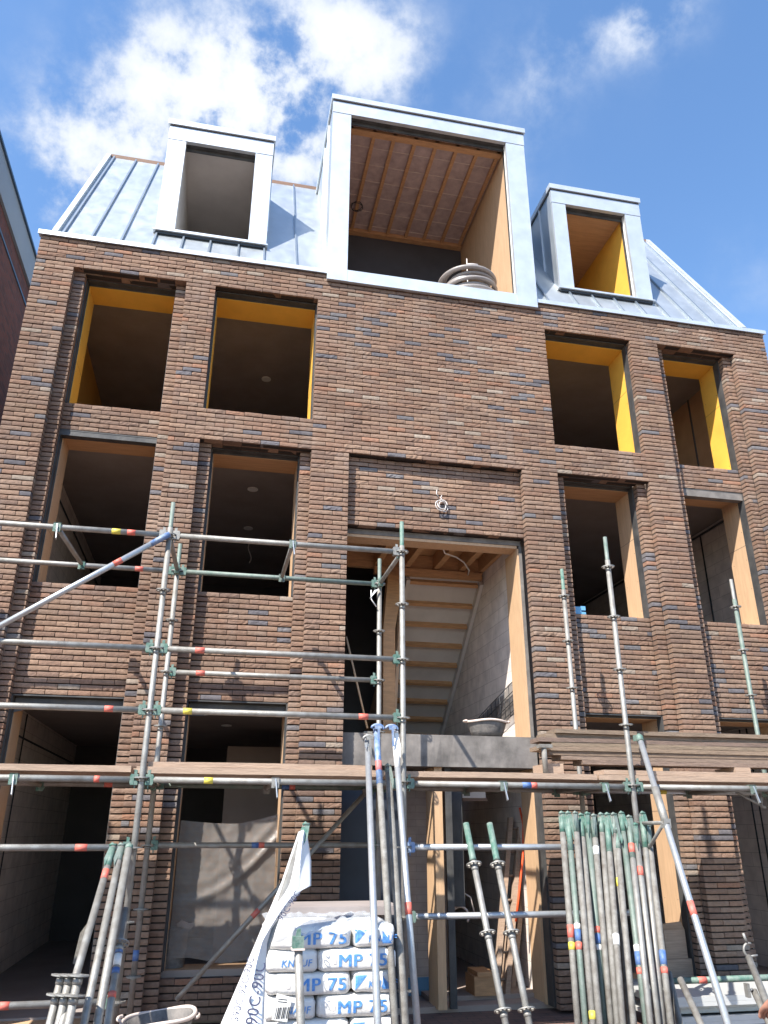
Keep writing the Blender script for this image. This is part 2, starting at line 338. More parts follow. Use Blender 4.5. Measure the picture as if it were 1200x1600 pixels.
def one_brick(x0, x1, zb, zt, y):
    rs = random.random()
    gp = .045 if noise.noise(Vector((x0*.5, zt*.9, 3.1))) < .12 else .12
    if rs < gp: c = random.choice(GREYS)
    elif rs < gp+.022: c = (.30, .165, .11)
    elif rs < gp+.045: c = (.31, .25, .20)
    else: c = random.choice(PAL)
    k = random.uniform(.87, 1.10)*(1+.16*noise.noise(Vector((x0*.7, zt*.8, 9.0)))+.10*noise.noise(Vector((x0*2.3, zt*3.1, 2.0)))); fac.cc = tuple(v*k for v in c)
    dy = random.uniform(-.0045, .0035); dz = random.uniform(-.0018, .0018); tl = random.uniform(-.0022, .0022)
    lumpy = random.random()**4*.008+.0010
    w = x1-x0; nx = max(2, int(round(w/.03))); nzs = 3
    so = Vector((random.uniform(0, 50), random.uniform(0, 50), 0)); grid = []
    e = .0022
    for j in range(nzs+1):
        row = []
        for i in range(nx+1):
            u = i/nx; v = j/nzs
            x = x0+w*u; z = zb+(zt-zb)*v+dz+tl*(u-.5)
            nn = noise.noise(Vector((x*32, z*38, 0))+so)
            yy = y+dy+nn*lumpy
            if i in (0, nx): yy += e
            if j in (0, nzs):
                yy += e; z += noise.noise(Vector((x*40, j*9.7, 5))+so)*.0022
            row.append(fac.vert((x, yy, z)))
        grid.append(row)
    for j in range(nzs):
        for i in range(nx): fac.face((grid[j][i], grid[j][i+1], grid[j+1][i+1], grid[j+1][i]))
    yb = y+.097
    a = grid[0]; b = grid[-1]
    def back(idx): p = fac.v[idx]; return fac.vert((p[0], yb, p[2]))
    A0, A1, B0, B1 = back(a[0]), back(a[-1]), back(b[0]), back(b[-1])
    fac.face([A0, A1]+a[::-1]); fac.face([B1, B0]+b)
    lft = [r_[0] for r_ in grid]; rgt = [r_[-1] for r_ in grid]
    fac.face([B0, A0]+lft); fac.face([A1, B1]+rgt[::-1])
def lay(x0, x1, k0, k1, y):
    for k in range(k0, k1):
        zt = zr(k)-.0068; zb = zr(k+1)+.0068
        off = (0 if k % 2 else BL/2)
        # joints on a grid that runs through the whole wall
        js = []; n0 = math.floor((x0-XL-off)/BL)
        x = XL+off+n0*BL
        while x < x1+BL:
            if x0+.055 < x < x1-.055: js.append(x+random.uniform(-.003, .003))
            x += BL
        e = [x0]+js+[x1]
        for a, b in zip(e[:-1], e[1:]): one_brick(a+HJ/2*(a != x0), b-HJ/2*(b != x1), zb, zt, y+random.uniform(-.001, .001))
for p in P: lay(*p)
fo = obj('facade_wall', fac, M['brick'], house)
mo = MB()
for x0, x1, k0, k1, y in P: mo.box((x0+.004, y+.028, zr(k1)+.006), (x1-.004, y+.0965, zr(k0)-.006))
obj('mortar_bed', mo, M['mortar'], fo)

# structural shell behind the brick skin
Y0, Y1 = .305, .60
def cells(mb, x0, x1, z0, z1, y0, y1, holes):
    xs = sorted({x0, x1} | {h for q in holes for h in q[:2] if x0 < h < x1}); zs = sorted({z0, z1} | {h for q in holes for h in q[2:] if z0 < h < z1})
    for a, b in zip(xs[:-1], xs[1:]):
        for c, d in zip(zs[:-1], zs[1:]):
            mx_, mz_ = (a+b)/2, (c+d)/2
            if not any(h[0] < mx_ < h[1] and h[2] < mz_ < h[3] for h in holes): mb.box((a, y0, c), (b, y1, d))
win = []                                     # x0,x1,z0,z1,y of board front, material, name
R1 = (zr(37), zr(7)); R2 = (zr(74), zr(44)); R3 = (.42, zr(94)); R3b = (.22, zr(94))
win.append((C1[0], C1[1], R1[0], zr(7)+.0, .30, 'yellow'))
win.append((-.437, .834, R1[0], R1[1], .20, 'yellow'))
win.append((3.88, 5.12, R1[0], R1[1], .20, 'yellow'))
win.append((C4[0], C4[1], R1[0], R1[1], .30, 'yellow'))
win.append((C1[0], C1[1], R2[0], zr(43), .30, 'ply'))
win.append((C2[0], C2[1], R2[0], R2[1], .30, 'ply'))
win.append((C3[0], C3[1], R2[0], R2[1], .30, 'ply'))
win.append((C4[0], C4[1], R2[0], zr(43), .30, 'ply'))
win.append((C1[0], C1[1], .02, R3[1], .30, 'ply'))
win.append((C2[0], C2[1], R3[0], R3[1], .30, 'ply'))
win.append((C3[0], C3[1], R3b[0], R3b[1], .30, 'ply'))
win.append((C4[0], C4[1], .02, R3[1], .30, 'ply'))
NI = (1.272, 3.418, 2.56, zr(59))
shell = MB()
holes = [(w[0], w[1], w[2], w[3]) for w in win]+[(NI[0]+.0, NI[1], NI[2], NI[3]), (1.272, 3.40, .05, 2.25)]
cells(shell, XL+.02, XR-.02, 0, 8.22, Y0, Y1, holes)
shell_o = obj('structural_wall', shell, M['room'], house)
wl = [('yellow', 'yellow painted boards lining the opening')]
def window_lining(x0, x1, z0, z1, yb, mt):
    ye = .655 if yb > .25 else .60
    il, ir, it, ib = .028, .012, .036, .0
    X0, X1, ZT, ZB = x0+il, x1-ir, z1-it, z0+ib
    t_ = .018
    b = MB()
    b.box((X0-t_, yb, ZB), (X0, ye, ZT)); b.box((X1, yb, ZB), (X1+t_, ye, ZT))
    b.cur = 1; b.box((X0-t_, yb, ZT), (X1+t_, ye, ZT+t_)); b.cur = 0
    b.box((X0-t_, yb+.01, ZB-t_), (X1+t_, ye, ZB+.001))
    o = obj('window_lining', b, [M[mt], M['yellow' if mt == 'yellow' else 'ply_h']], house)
    jb = MB(); zj = ZB+(ZT-ZB)*(.62 if x0 > 2 else .36)
    for xx in (X0, X1): jb.box((xx-.0012, yb+.002, zj), (xx+.0012, ye-.002, zj+.0035))
    for xx in (X0, X1):
        for q in range(5):
            for yy in (yb+.04, ye-.05): jb.tube([(xx-.002, yy, ZB+.12+(ZT-ZB-.2)*q/4), (xx+.002, yy, ZB+.12+(ZT-ZB-.2)*q/4)], .0045, 6)
    obj('board_fixings', jb, M['shadow_strip'], o)
    # rubber strip folded round the opening, from the brick back to the lining
    s = MB(); y0 = yb-.101
    for (xa, xb, wv) in ((x0-.001, X0-t_+.004, 1), (X1+t_-.004 if ir > .02 else X1-.002, x1+.004, -1)):
        s.box((xa, y0+.003, z0+.002), (max(xb, xa+.008), yb+.012, z1-.002))
    s.box((x0+.008, y0+.003, z1-.014), (x1-.008, yb+.012, z1-.001))
    s.box((x0+.008, yb-.012, ZT+.006), (x1-.008, yb-.002, z1-.014))
    s.box((x0+.008, yb-.012, z0+.002), (X0-.004, yb-.002, z1-.014))
    each('sealing_strip', s, M['epdm'], o)
    return o
for w in win: window_lining(*w)
# wavy flap of membrane hanging under the heads of the low windows, thick concrete lintels over two of the openings
for (c, wav) in ((C1, 1), (C2, 2)):
    b = MB(); n = 40; z1 = zr(94)-.03; top = []; bot = []
    for i in range(n+1):
        u = i/n; x = c[0]+.03+(c[1]-c[0]-.05)*u
        d = .05+.045*abs(math.sin(u*math.pi*1.5+.4*wav))+(.07*max(0, 1-u*7) if wav == 1 else .11*max(0, .32-u))
        y = .268+.006*math.sin(u*17)
        top.append((x, y, z1)); bot.append((x, y-.004*math.sin(u*9), z1-d))
    for i in range(n):
        q = [b.vert(p) for p in (bot[i], bot[i+1], top[i+1], top[i])]; b.face(q)
        q2 = [b.vert((p[0], p[1]+.004, p[2])) for p in (bot[i], bot[i+1], top[i+1], top[i])]; b.face(q2[::-1])
    obj('membrane_flap', b, M['epdm'], house)
b = MB(); b.box((C4[0]+.03, .203, zr(43)-.105), (C4[1]+.03, .298, zr(43)-.004)); b.build('lintel_strip', M['epdm_grey'], house)
b = MB(); b.box((C1[0]+.01, .205, zr(43)-.07), (C1[1]-.004, .298, zr(43)-.004)); b.build('lintel_strip', M['epdm'], house)

# floors, party walls, back wall, partitions
b = MB(); b.box((XL, .3, 0), (-2.25, 6.4, 8.2)); b.box((7.02, .3, 0), (XR-.01, 6.4, 8.2)); each('party_wall', b, M['block_y'], house)
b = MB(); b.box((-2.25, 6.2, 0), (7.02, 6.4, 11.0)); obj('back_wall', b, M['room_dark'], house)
b = MB()
b.box((-2.25, .6, 2.92), (1.10, 6.2, 3.14)); b.box((3.56, .6, 2.92), (7.02, 6.2, 3.14))
b.box((-2.25, .6, 5.86), (1.10, 6.2, 6.02)); b.box((3.56, .6, 5.86), (7.02, 6.2, 6.02)); b.box((1.10, 2.4, 5.86), (3.56, 6.2, 6.02))
b.box((-2.25, .6, 8.02), (7.02, 6.2, 8.19)); b.box((-2.25, .61, .0), (7.02, 6.2, .04))
each('floor_slab', b, M['concrete'], house)
b = MB(); b.box((1.10, .6, .04), (1.20, 6.2, 5.86)); each('partition_wall', b, M['room'], house)
b = MB(); b.box((3.44, .6, .04), (3.56, 6.2, 5.86)); obj('stairwell_wall', b, M['block_y'], house)
# wall inside the second ground floor window, pale partition
b = MB(); b.box((.18, 3.0, .04), (1.10, 3.1, 2.66)); each('partition_wall', b, M['room'], house)
# boarded side walls of the top floor
b = MB(); b.box((-2.249, .66, 6.02), (-2.235, 6.1, 8.02)); obj('wall_boarding', b, mat('ochre_board', (.62, .33, .08), .7, noise_s=2, amt=.25), house)
b = MB(); b.box((7.005, .66, 6.02), (7.019, 6.1, 8.02)); obj('wall_boarding', b, mat('brown_board', (.60, .38, .22), .7, noise_s=2, amt=.25), house)
b = MB(); b.box((6.99, 2.2, 6.02), (7.004, 2.25, 8.02)); b.box((6.99, 1.55, 6.02), (7.004, 1.58, 8.02)); each('wall_conduit', b, M['room_dark'], house)
# round ceiling lights / boxes
for (q, Z) in (((416, 592), 8.02), ((395, 764), 5.86), ((388, 825), 5.86), ((354, 1133), 2.92)):
    p = atz(q[0], q[1], Z); b = MB(); b.tube([(p.x, p.y, Z-.012), (p.x, p.y, Z+.002)], .07, 20); obj('ceiling_rose', b, M['white'], house)
# loose cables and a lamp cord hanging from the ceilings
for (xx, yy, zt_, ln) in ((4.55, 1.9, 8.02, .45), (4.62, 1.95, 8.02, .3), (.3, 3.6, 5.86, .4)):
    b = MB(); b.tube([(xx+.03*math.sin(k*.9+xx*7), yy+.02*math.cos(k), zt_-ln*k/8) for k in range(9)], .007, 6); obj('hanging_cable', b, M['wire'], house)
# service line and joints on the left hand party wall
b = MB(); b.tube([(-2.235, .7, 5.60), (-2.235, 5.9, 5.60)], .012, 8); b.tube([(-2.235, 1.35, 3.14), (-2.235, 1.35, 5.8)], .008, 8)
b.tube([(-2.235, 1.9, .1), (-2.235, 1.9, 2.9)], .008, 8); b.tube([(-2.235, 2.2, .1), (-2.235, 2.2, 2.9)], .008, 8); b.tube([(-2.235, .7, 2.62), (-2.235, 5.9, 2.62)], .012, 8)
each('wall_conduit', b, M['shadow_strip'], house)
b = MB(); b.tube([(7.005, 1.0, 5.80), (7.005, 5.9, 5.80)], .016, 8); b.tube([(7.005, 1.82, 3.2), (7.005, 1.82, 5.8)], .012, 8)
b.tube([(7.005, 1.5, .1), (7.005, 1.5, 2.9)], .01, 8); b.tube([(7.005, 1.65, .1), (7.005, 1.65, 2.9)], .01, 8)
each('wall_conduit', b, M['shadow_strip'], house)

# ---- the stairwell opening in the middle
nb = MB()
nb.box((NI[0]+.02, .205, NI[3]-.065), (NI[1]-.004, .30, NI[3]-.006)); 
nb.box((NI[1]-.03, .202, NI[2]), (NI[1]+.004, .33, NI[3]-.07))
nb.box((NI[0]-.002, .203, NI[2]), (NI[0]+.02, .33, NI[3]-.01))
each('opening_membrane', nb, M['epdm_grey'], house)
nb = MB(); nb.box((NI[0]+.02, .215, NI[3]-.10), (NI[1]-.05, .44, NI[3]-.067)); obj('head_board', nb, M['ply'], house)
nb = MB(); nb.box((NI[1]-.052, .215, NI[2]), (NI[1]-.032, .62, NI[3]-.101)); obj('jamb_board', nb, M['timber_pale'], house)
# landing slab edge wrapped in black membrane
sb = MB(); n = 30
for i in range(n):
    xa = NI[0]+.005+(NI[1]+.0-NI[0]-.01)*i/n; xb = NI[0]+.005+(NI[1]-NI[0]-.01)*(i+1)/n
    ya = .13+.012*noise.noise(Vector((xa*3, 1, 0))); yb_ = .13+.012*noise.noise(Vector((xb*3, 1, 0)))
    ya2 = .13+.02*noise.noise(Vector((xa*4, 5, 0))); yb2 = .13+.02*noise.noise(Vector((xb*4, 5, 0)))
    ids = [sb.vert(p) for p in ((xa, ya2, 2.23), (xb, yb2, 2.23), (xb, yb_, 2.55), (xa, ya, 2.55), (xa, .6, 2.23), (xb, .6, 2.23), (xb, .6, 2.56), (xa, .6, 2.56))]
    top4 = [sb.vert(sb.v[k]) for k in (ids[3], ids[2], ids[6], ids[7])]
    sb.face((ids[0], ids[1], ids[2], ids[3])); sb.face(top4); sb.face((ids[4], ids[5], ids[1], ids[0]))
obj('landing_membrane', sb, M['epdm_grey'], house)
b = MB(); b.box((1.21, .61, 2.28), (3.43, 1.9, 2.53)); obj('landing_slab', b, M['concrete'], house)
# joists of the ceiling over the stair opening
JZ = 4.90
for (xa, xb) in ((1.90, 1.98), (2.31, 2.39), (2.72, 2.80), (3.08, 3.16), (3.37, 3.43)):
    b = MB(); b.box((xa, .45, JZ), (xb, 1.66, JZ+.19)); obj('joist', b, M['timber'], house)
b = MB(); b.box((1.25, 1.66, JZ-.02), (3.43, 1.72, JZ+.19)); b.box((1.9, 1.60, JZ-.12), (3.40, 1.66, JZ-.02)); each('trimmer_joist', b, M['timber'], house)
b = MB(); b.box((1.21, .45, JZ+.20), (3.43, 2.4, JZ+.23)); b.cur = 1; b.box((1.21, 1.1, JZ+.15), (3.43, 1.2, JZ+.199)); each('subfloor_boards', b, [M['timber'], M['zinc_dark']], house)
b = MB(); b.tube([(2.58, .75, 4.95), (2.66, .86, 4.86), (2.85, 1.0, 4.87), (3.0, 1.15, 4.86), (3.15, 1.4, 4.84), (3.2, 1.6, 4.84)], .010, 8); obj('ceiling_cable', b, M['white'], house)
# stair seen from below: white boards between pale stringers, battens across, rising towards the street
st0, st1 = Vector((0, 1.70, 4.80)), Vector((0, 4.15, 2.80))
sx0, sx1 = 2.40, 3.38
b = MB(); dirs = (st1-st0).normalized(); nrm = Vector((0, dirs.z, -dirs.y)).normalized()
if nrm.z > 0: nrm = -nrm
def slope(xa, xb, s0, s1, t0, t1, mb):
    a = st0+dirs*s0; c = st0+dirs*s1
    mb.prism([(xa, a.y, a.z), (xb, a.y, a.z), (xb, c.y, c.z), (xa, c.y, c.z)], tuple(Vector((0, nrm.y, nrm.z))*(t1))) if t0 == 0 else None
Ls = (st1-st0).length
slope(sx0, sx1, 0, Ls, 0, -.03, b)
stair = obj('stair_underside', b, M['plaster'], house)
b = MB()
for k in range(9):
    s0 = .04+k*(Ls/9)
    a = st0+dirs*s0
    b.prism([(sx0+.01, a.y, a.z), (sx1-.01, a.y, a.z), (sx1-.01, a.y+dirs.y*.05, a.z+dirs.z*.05), (sx0+.01, a.y+dirs.y*.05, a.z+dirs.z*.05)], tuple(nrm*.06))
each('stair_batten', b, M['timber'], stair)
b = MB()
for xa in (sx0-.05, sx1):
    b.prism([(xa, st0.y, st0.z), (xa+.05, st0.y, st0.z), (xa+.05, st1.y, st1.z), (xa, st1.y, st1.z)], tuple(nrm*.10))
each('stair_stringer', b, M['plaster'], stair)
b = MB(); b.box((1.95, 1.25, 2.53), (2.10, 1.42, 3.95)); b.prism([(1.95, 1.25, 3.95), (2.10, 1.25, 3.95), (2.30, 1.55, 4.80), (2.08, 1.55, 4.80)], (0, .14, 0)); each('stair_post', b, M['timber'], house)
b = MB(); b.prism([(2.10, 1.5, 2.53), (2.14, 1.5, 2.53), (2.34, 1.72, 4.78), (2.30, 1.72, 4.78)], (0, .06, 0)); b.prism([(2.10, 1.5, 2.53), (2.10, 3.9, 2.53), (2.27, 1.75, 4.6)], (.02, 0, 0)); each('stair_side_board', b, M['timber_pale'], house)
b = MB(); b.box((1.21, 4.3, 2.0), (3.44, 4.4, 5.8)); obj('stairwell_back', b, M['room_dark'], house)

# ---- ground floor under the landing
b = MB(); b.box((1.90, .90, .04), (2.52, 1.05, 2.23)); gp_ = obj('block_pier', b, M['block'], house)
b = MB(); b.box((1.905, .89, .045), (2.515, .899, .21)); obj('damp_course', b, M['grout_blue'], gp_)
b = MB(); b.box((2.275, .20, .04), (2.36, .55, 2.23)); obj('door_jamb', b, M['timber_pale'], house)
b = MB(); b.box((3.375, .26, .04), (3.45, .58, 2.23)); obj('door_jamb', b, M['timber_pale'], house)
b = MB(); b.box((3.40, .105, .04), (3.422, .30, 2.23)); b.box((2.40, .23, .04), (2.47, .27, 2.23)); b.box((2.49, .36, .9), (2.62, .39, 2.23)); each('membrane_strip', b, M['epdm'], house)
b = MB(); b.box((1.275, .32, .04), (1.98, .36, 2.23)); obj('closing_panel', b, mat('navy_panel', (.02, .028, .045), .5, noise_s=3, amt=.4, bump=.3, bump_s=6), house)
b = MB(); b.box((2.28, .55, .04), (3.45, 1.6, .09)); b.box((2.56, 1.8, .04), (2.85, 1.88, 2.2)); each('door_reveal', b, M['room'], house)
b = MB(); b.box((2.75, .75, 1.95), (3.02, .78, 2.16)); pf = obj('meter_board', b, M['white'], house)
b = MB(); b.box((2.73, .755, 1.92), (3.04, .79, 1.95)); b.box((2.72, .755, 1.92), (2.75, .79, 2.19)); each('board_frame', b, M['wood_dark'], pf)

# ================================================================== ROOF
SL = 1.70; RY, RZ = 0.0, 8.275
def rz(y): return RZ+SL*(y-RY)
YT = 1.90
rx0, rx1 = -2.36, 6.93
roof = MB()
def roof_panel(mb, xa, xb, ya, yb, th=.05):
    mb.prism([(xa, ya, rz(ya)), (xb, ya, rz(ya)), (xb, yb, rz(yb)), (xa, yb, rz(yb))], (0, th*.86, -th*.5))
D1, D2, DB = (-1.27, .14), (4.29, 5.73), (.93, 3.79)
for (a, c, y0, y1) in ((rx0, D1[0]+.02, 0, YT), (D1[0]+.02, D1[1]-.02, 0, .29), (D1[0]+.02, D1[1]-.02, 1.38, YT), (D1[1]-.02, DB[0]+.02, 0, YT),
                       (DB[1]-.02, D2[0]+.02, 0, YT), (D2[0]+.02, D2[1]-.02, 0, .29), (D2[0]+.02, D2[1]-.02, 1.38, YT), (D2[1]-.02, rx1, 0, YT)):
    roof_panel(roof, a, c, y0, y1)
roof_o = each('mansard_roof', roof, M['zinc'], house)
b = MB()
def seam(mb, x, ya, yb, w=.022, h=.03):
    n = Vector((0, -SL, 1)).normalized()*h
    mb.prism([(x-w/2, ya, rz(ya)+.001), (x+w/2, ya, rz(ya)+.001), (x+w/2, yb, rz(yb)+.001), (x-w/2, yb, rz(yb)+.001)], tuple(n))
for x in (-2.29, -1.96, -1.62): seam(b, x, .01, YT-.02)
for x in (-1.25, -.91, -.57, -.21, .12): seam(b, x, .01, .25)
for x in (.54, 3.98): seam(b, x, .01, YT-.02)
for x in (4.42, 4.76, 5.10, 5.44): seam(b, x, .01, .25)
for x in (5.80, 6.15, 6.50, 6.85): seam(b, x, .01, YT-.02)
each('standing_seam', b, M['zinc_dark'], roof_o)
b = MB()                                     # verge flashings
for xa, xb in ((rx0-.05, rx0+.015), (rx1-.015, rx1+.05)):
    n = Vector((0, -SL, 1)).normalized()*.045
    b.prism([(xa, 0.0, rz(0)), (xb, 0.0, rz(0)), (xb, YT, rz(YT)), (xa, YT, rz(YT))], tuple(n))
each('verge_flashing', b, M['zinc_frame'], roof_o)
b = MB(); b.prism([(rx0-.05, .02, 8.24), (rx0-.05, 3.9, 8.24), (rx0-.05, 3.9, rz(YT)-.04), (rx0-.05, YT+.02, rz(YT)-.04)], (.05, 0, 0))
b.prism([(rx1, .02, 8.24), (rx1, 3.9, 8.24), (rx1, 3.9, rz(YT)-.04), (rx1, YT+.02, rz(YT)-.04)], (.05, 0, 0)); each('gable_cladding', b, M['zinc'], roof_o)
b = MB(); b.box((rx0-.03, YT-.02, rz(YT)-.03), (D1[0], YT+.09, rz(YT)+.035)); b.box((D1[1], YT-.02, rz(YT)-.03), (DB[0], YT+.09, rz(YT)+.035)); b.box((DB[1], YT-.02, rz(YT)-.03), (rx1+.03, YT+.09, rz(YT)+.035)); each('ridge_board', b, M['ridge'], roof_o)
b = MB(); b.box((rx0, YT+.09, rz(YT)-.2), (rx1, 5.0, rz(YT)-.05)); obj('flat_roof', b, M['epdm'], roof_o)
b = MB()
for xa, xb in ((XL-.03, DB[0]+.0), (DB[1], XR+.03)):
    b.box((xa, -.035, TOP+.012), (xb, .06, TOP+.055))
    b.box((xa, -.035, TOP-.004), (xb, -.022, TOP+.012))
each('eaves_flashing', b, M['zinc_frame'], roof_o)

def dormer(x0, x1, z0, z1, yf, fl, fr, fb, ft, lining, ceiling, floor_in, name_label, back, hole_dark=.12):
    """box dormer: outer box x0..x1, z0..z1, face at yf; frame widths fl, fr, fb, ft"""
    b = MB(); th = .05
    ysill = yf+.05
    # facing boards butted end to end
    b.box((x0, yf, z0), (x0+fl, ysill, z1-ft)); b.box((x1-fr, yf, z0), (x1, ysill, z1-ft))
    b.box((x0+fl+.001, yf+.003, z0), (x1-fr-.001, ysill, z0+fb))
    b.box((x0-.004, yf-.006, z1-ft+.002), (x1+.004, ysill, z1-.11))
    d = obj('dormer', b, M['zinc_frame'], house)
    if name_label: d['label'] = name_label
    # coping with a shadow gap under it
    b = MB(); b.box((x0-.025, yf-.03, z1-.085), (x1+.025, back, z1)); obj('coping', b, M['zinc_frame'], d)
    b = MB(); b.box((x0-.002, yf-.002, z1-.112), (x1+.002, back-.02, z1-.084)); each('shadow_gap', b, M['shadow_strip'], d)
    # cheeks
    b = MB()
    for xa, xb in ((x0+.003, x0+.04), (x1-.04, x1-.003)): b.prism([(xa, ysill, z0), (xa, ysill, z1-.112), (xa, back-.02, z1-.112), (xa, back-.02, max(rz(back-.05)-.08, z0))] if True else [], (xb-xa, 0, 0))
    ck = each('cheek', b, M['zinc'], d)
    b = MB()
    for xa in (x0-.022, x1-.003):
        for yy in (yf+.42, yf+.84):
            if rz(yy) < z1-.2: b.box((xa, yy, rz(yy)), (xa+.025, yy+.022, z1-.113))
    each('cheek_seam', b, M['zinc_frame'], ck)
    # inner reveal: thin zinc return, dark gap, lining boards
    X0, X1, Z0, Z1 = x0+fl, x1-fr, z0+fb, z1-ft
    b = MB(); b.box((X0-.012, ysill, Z0), (X0-.001, ysill+.05, Z1)); b.box((X1+.001, ysill, Z0), (X1+.012, ysill+.05, Z1)); b.box((X0, ysill, Z0-.02), (X1, ysill+.28, Z0-.004)); each('frame_return', b, M['white'], d)
    b = MB(); b.box((X0-.03, ysill+.05, Z0), (X0-.012, ysill+.12, Z1)); b.box((X1+.008, ysill+.05, Z0), (X1+.03, ysill+.12, Z1)); b.box((X0-.03, ysill+.002, Z1), (X1+.03, ysill+.12, Z1+.05))
    b.box((X0, ysill+.06, Z1-.055), (X1, ysill+.075, Z1+.0)); each('sealing_strip', b, M['epdm'], d)
    b = MB(); yb = back+1.4
    b.box((X0-.028, ysill+.12, Z0-.02), (X0-.012, yb, Z1)); b.box((X1+.012, ysill+.12, Z0-.02), (X1+.03, yb, Z1)); each('lining', b, M[lining], d)
    b = MB(); b.box((X0-.03, ysill+.12, Z1+.001), (X1+.03, yb, Z1+.02)); cl = obj('dormer_ceiling', b, M[ceiling], d)
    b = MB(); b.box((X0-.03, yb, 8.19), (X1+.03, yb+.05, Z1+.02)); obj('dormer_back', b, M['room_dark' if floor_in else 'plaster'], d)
    if not floor_in: 
        pass
    return d, (X0, X1, Z0, Z1, ysill, yb), cl
dA, a_, cA = dormer(D1[0], D1[1], 8.74, 10.66, .22, .235, .235, .06, .34, 'plaster', 'plaster', False, 'left box dormer with brightly sunlit zinc frame and grey plastered inside', 1.45)
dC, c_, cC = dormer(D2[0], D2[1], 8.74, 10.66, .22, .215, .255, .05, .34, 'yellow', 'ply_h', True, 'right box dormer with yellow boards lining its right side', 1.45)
dB_, b_, cB = dormer(DB[0], DB[1], 8.13, 11.36, -.055, .26, .285, .18, .32, 'ply', 'foil', True, 'large central box dormer with bare ceiling battens and a pipe coil on its sill', 1.95)
for dd, (xa, xb) in ((dA, D1), (dC, D2)):
    b = MB(); b.box((xa-.03, .19, 8.735), (xb+.02, .30, 8.752)); b.cur = 1; b.box((xa, .215, 8.70), (xb-.01, .30, 8.735)); obj('sill_flashing', b, [M['zinc_frame'], M['shadow_strip']], dd)
# battens under the ceiling of the big dormer
X0, X1, Z0, Z1, ys, yb = b_
b = MB(); nb_ = 8
for k in range(nb_):
    x = X0+.02+(X1-X0-.09)*k/(nb_-1); b.box((x, ys+.13, Z1-.045), (x+.05, 2.15, Z1+.0)) if k not in (1,) else b.box((x+.02, ys+.13, Z1-.045), (x+.07, 2.15, Z1))
b.box((X0, ys+.13, Z1-.055), (X1, ys+.23, Z1-.002)); b.box((X0, 2.15, Z1-.07), (X1, 2.25, Z1))
each('ceiling_batten', b, M['timber'], dB_)
b = MB()
for k in range(6): b.box((X0, ys+.45+k*.32, Z1-.008), (X1, ys+.462+k*.32, Z1))
each('foil_tape', b, M['pale_rim'], dB_)
b = MB(); b.box((X0-.02, 2.25, 8.19), (X1+.02, 2.32, Z1-.02)); obj('dormer_partition', b, mat('dark_board', (.055, .055, .07), .8, noise_s=2, amt=.3), dB_)
b = MB(); b.tube([(1.55+.09*math.cos(t/10*6.28)+.01*t/10, 1.6+.1*math.sin(t/10*6.28), Z1-.06-.02*math.sin(t)) for t in range(24)], .006, 6); obj('ceiling_wire', b, M['shadow_strip'], dB_)
b = MB(); b.box((X0+.4, 1.9, 8.2), (X1-.3, 2.2, 8.6)); 
# coil of grey pipe on the sill of the big dormer
cx, cy = 2.98, .42
coil = empty('pipe_coil', (cx, cy, 8.30), 'coil of grey plastic pipe lying on the sill of the large central dormer', 'pipe coil')
b = MB(); pts = []
turns = 8
for i in range(turns*40+1):
    t = i/40; k = t/turns; rr = .34+.05*math.sin(t*2.1)+.018*math.sin(i*.083)+.012*math.sin(i*.031); a = i/40*2*math.pi
    pts.append((cx+rr*math.cos(a), cy+rr*.95*math.sin(a), 8.39+.050*t+.02*math.sin(a+t*.5)))
b.tube(pts, .030, 10); obj('pipe', b, M['pipe'], coil)
b = MB()
b.tube([(cx+.39*math.cos(u)*1.0, cy+.37*math.sin(u), 8.79) for u in (-1.9, -1.7, -1.5)], .012, 6)
each('cable_tie', b, M['wire'], coil)
b = MB(); b.tube([(3.02, .55, 8.3), (3.03, .56, 9.32)], .008, 6); tag(obj('iron_rod', b, M['wire']), 'thin upright rod standing behind the pipe coil in the large dormer', 'rod')
p = at(896, 440, .5); b = MB(); b.box((p.x-.035, p.y-.03, 8.76), (p.x+.035, p.y+.03, 8.93)); b.cur = 1; b.box((p.x-.025, p.y-.033, 8.80), (p.x+.03, p.y-.0305, 8.87)); tag(obj('drink_carton', b, [M['cyan'], M['white']]), 'small blue and white carton standing on the sill of the right dormer', 'carton')
# blue plastic piece + broken brick on the row two sill, third bay
b = MB(); b.box((4.02, .22, zr(74)+.002), (4.13, .33, zr(74)+.09)); b.box((4.13, .225, zr(74)+.05), (4.19, .32, zr(74)+.10)); b.box((4.13, .225, zr(74)+.002), (4.19, .32, zr(74)+.03)); tag(obj('blue_clamp', b, M['cyan']), 'pale blue plastic clamp left on the window sill at the left jamb', 'clamp')
b = MB(); b.box((3.95, .24, zr(74)+.002), (4.01, .30, zr(74)+.16)); b.build('sill_offcut', M['timber_pale']); tag(bpy.data.objects['sill_offcut'], 'short upright wood offcut standing beside the blue clamp', 'offcut')
# hanging cable loop on the niche panel
w0 = at(691, 778, .05); b = MB(); pts = []
for i in range(70):
    a = i/70*3*2*math.pi; rr = .060+.016*math.sin(i*.21)
    pts.append((w0.x+rr*math.cos(a)+.012*math.sin(i*.13), .06+.02*math.sin(i*.3), w0.z-.09+rr*1.05*math.sin(a)))
b.tube([(w0.x, .12, w0.z+.03), (w0.x, .07, w0.z+.04), (w0.x-.02, .05, w0.z)]+pts, .0055, 6)
b.tube([(w0.x-.05, .10, w0.z+.12), (w0.x-.06, .085, w0.z+.06), (w0.x-.03, .09, w0.z+.03)], .005, 6)
tag(obj('cable_loop', b, M['wire']), 'loop of pale grey cable hanging out of the brick panel over the central opening', 'cable')

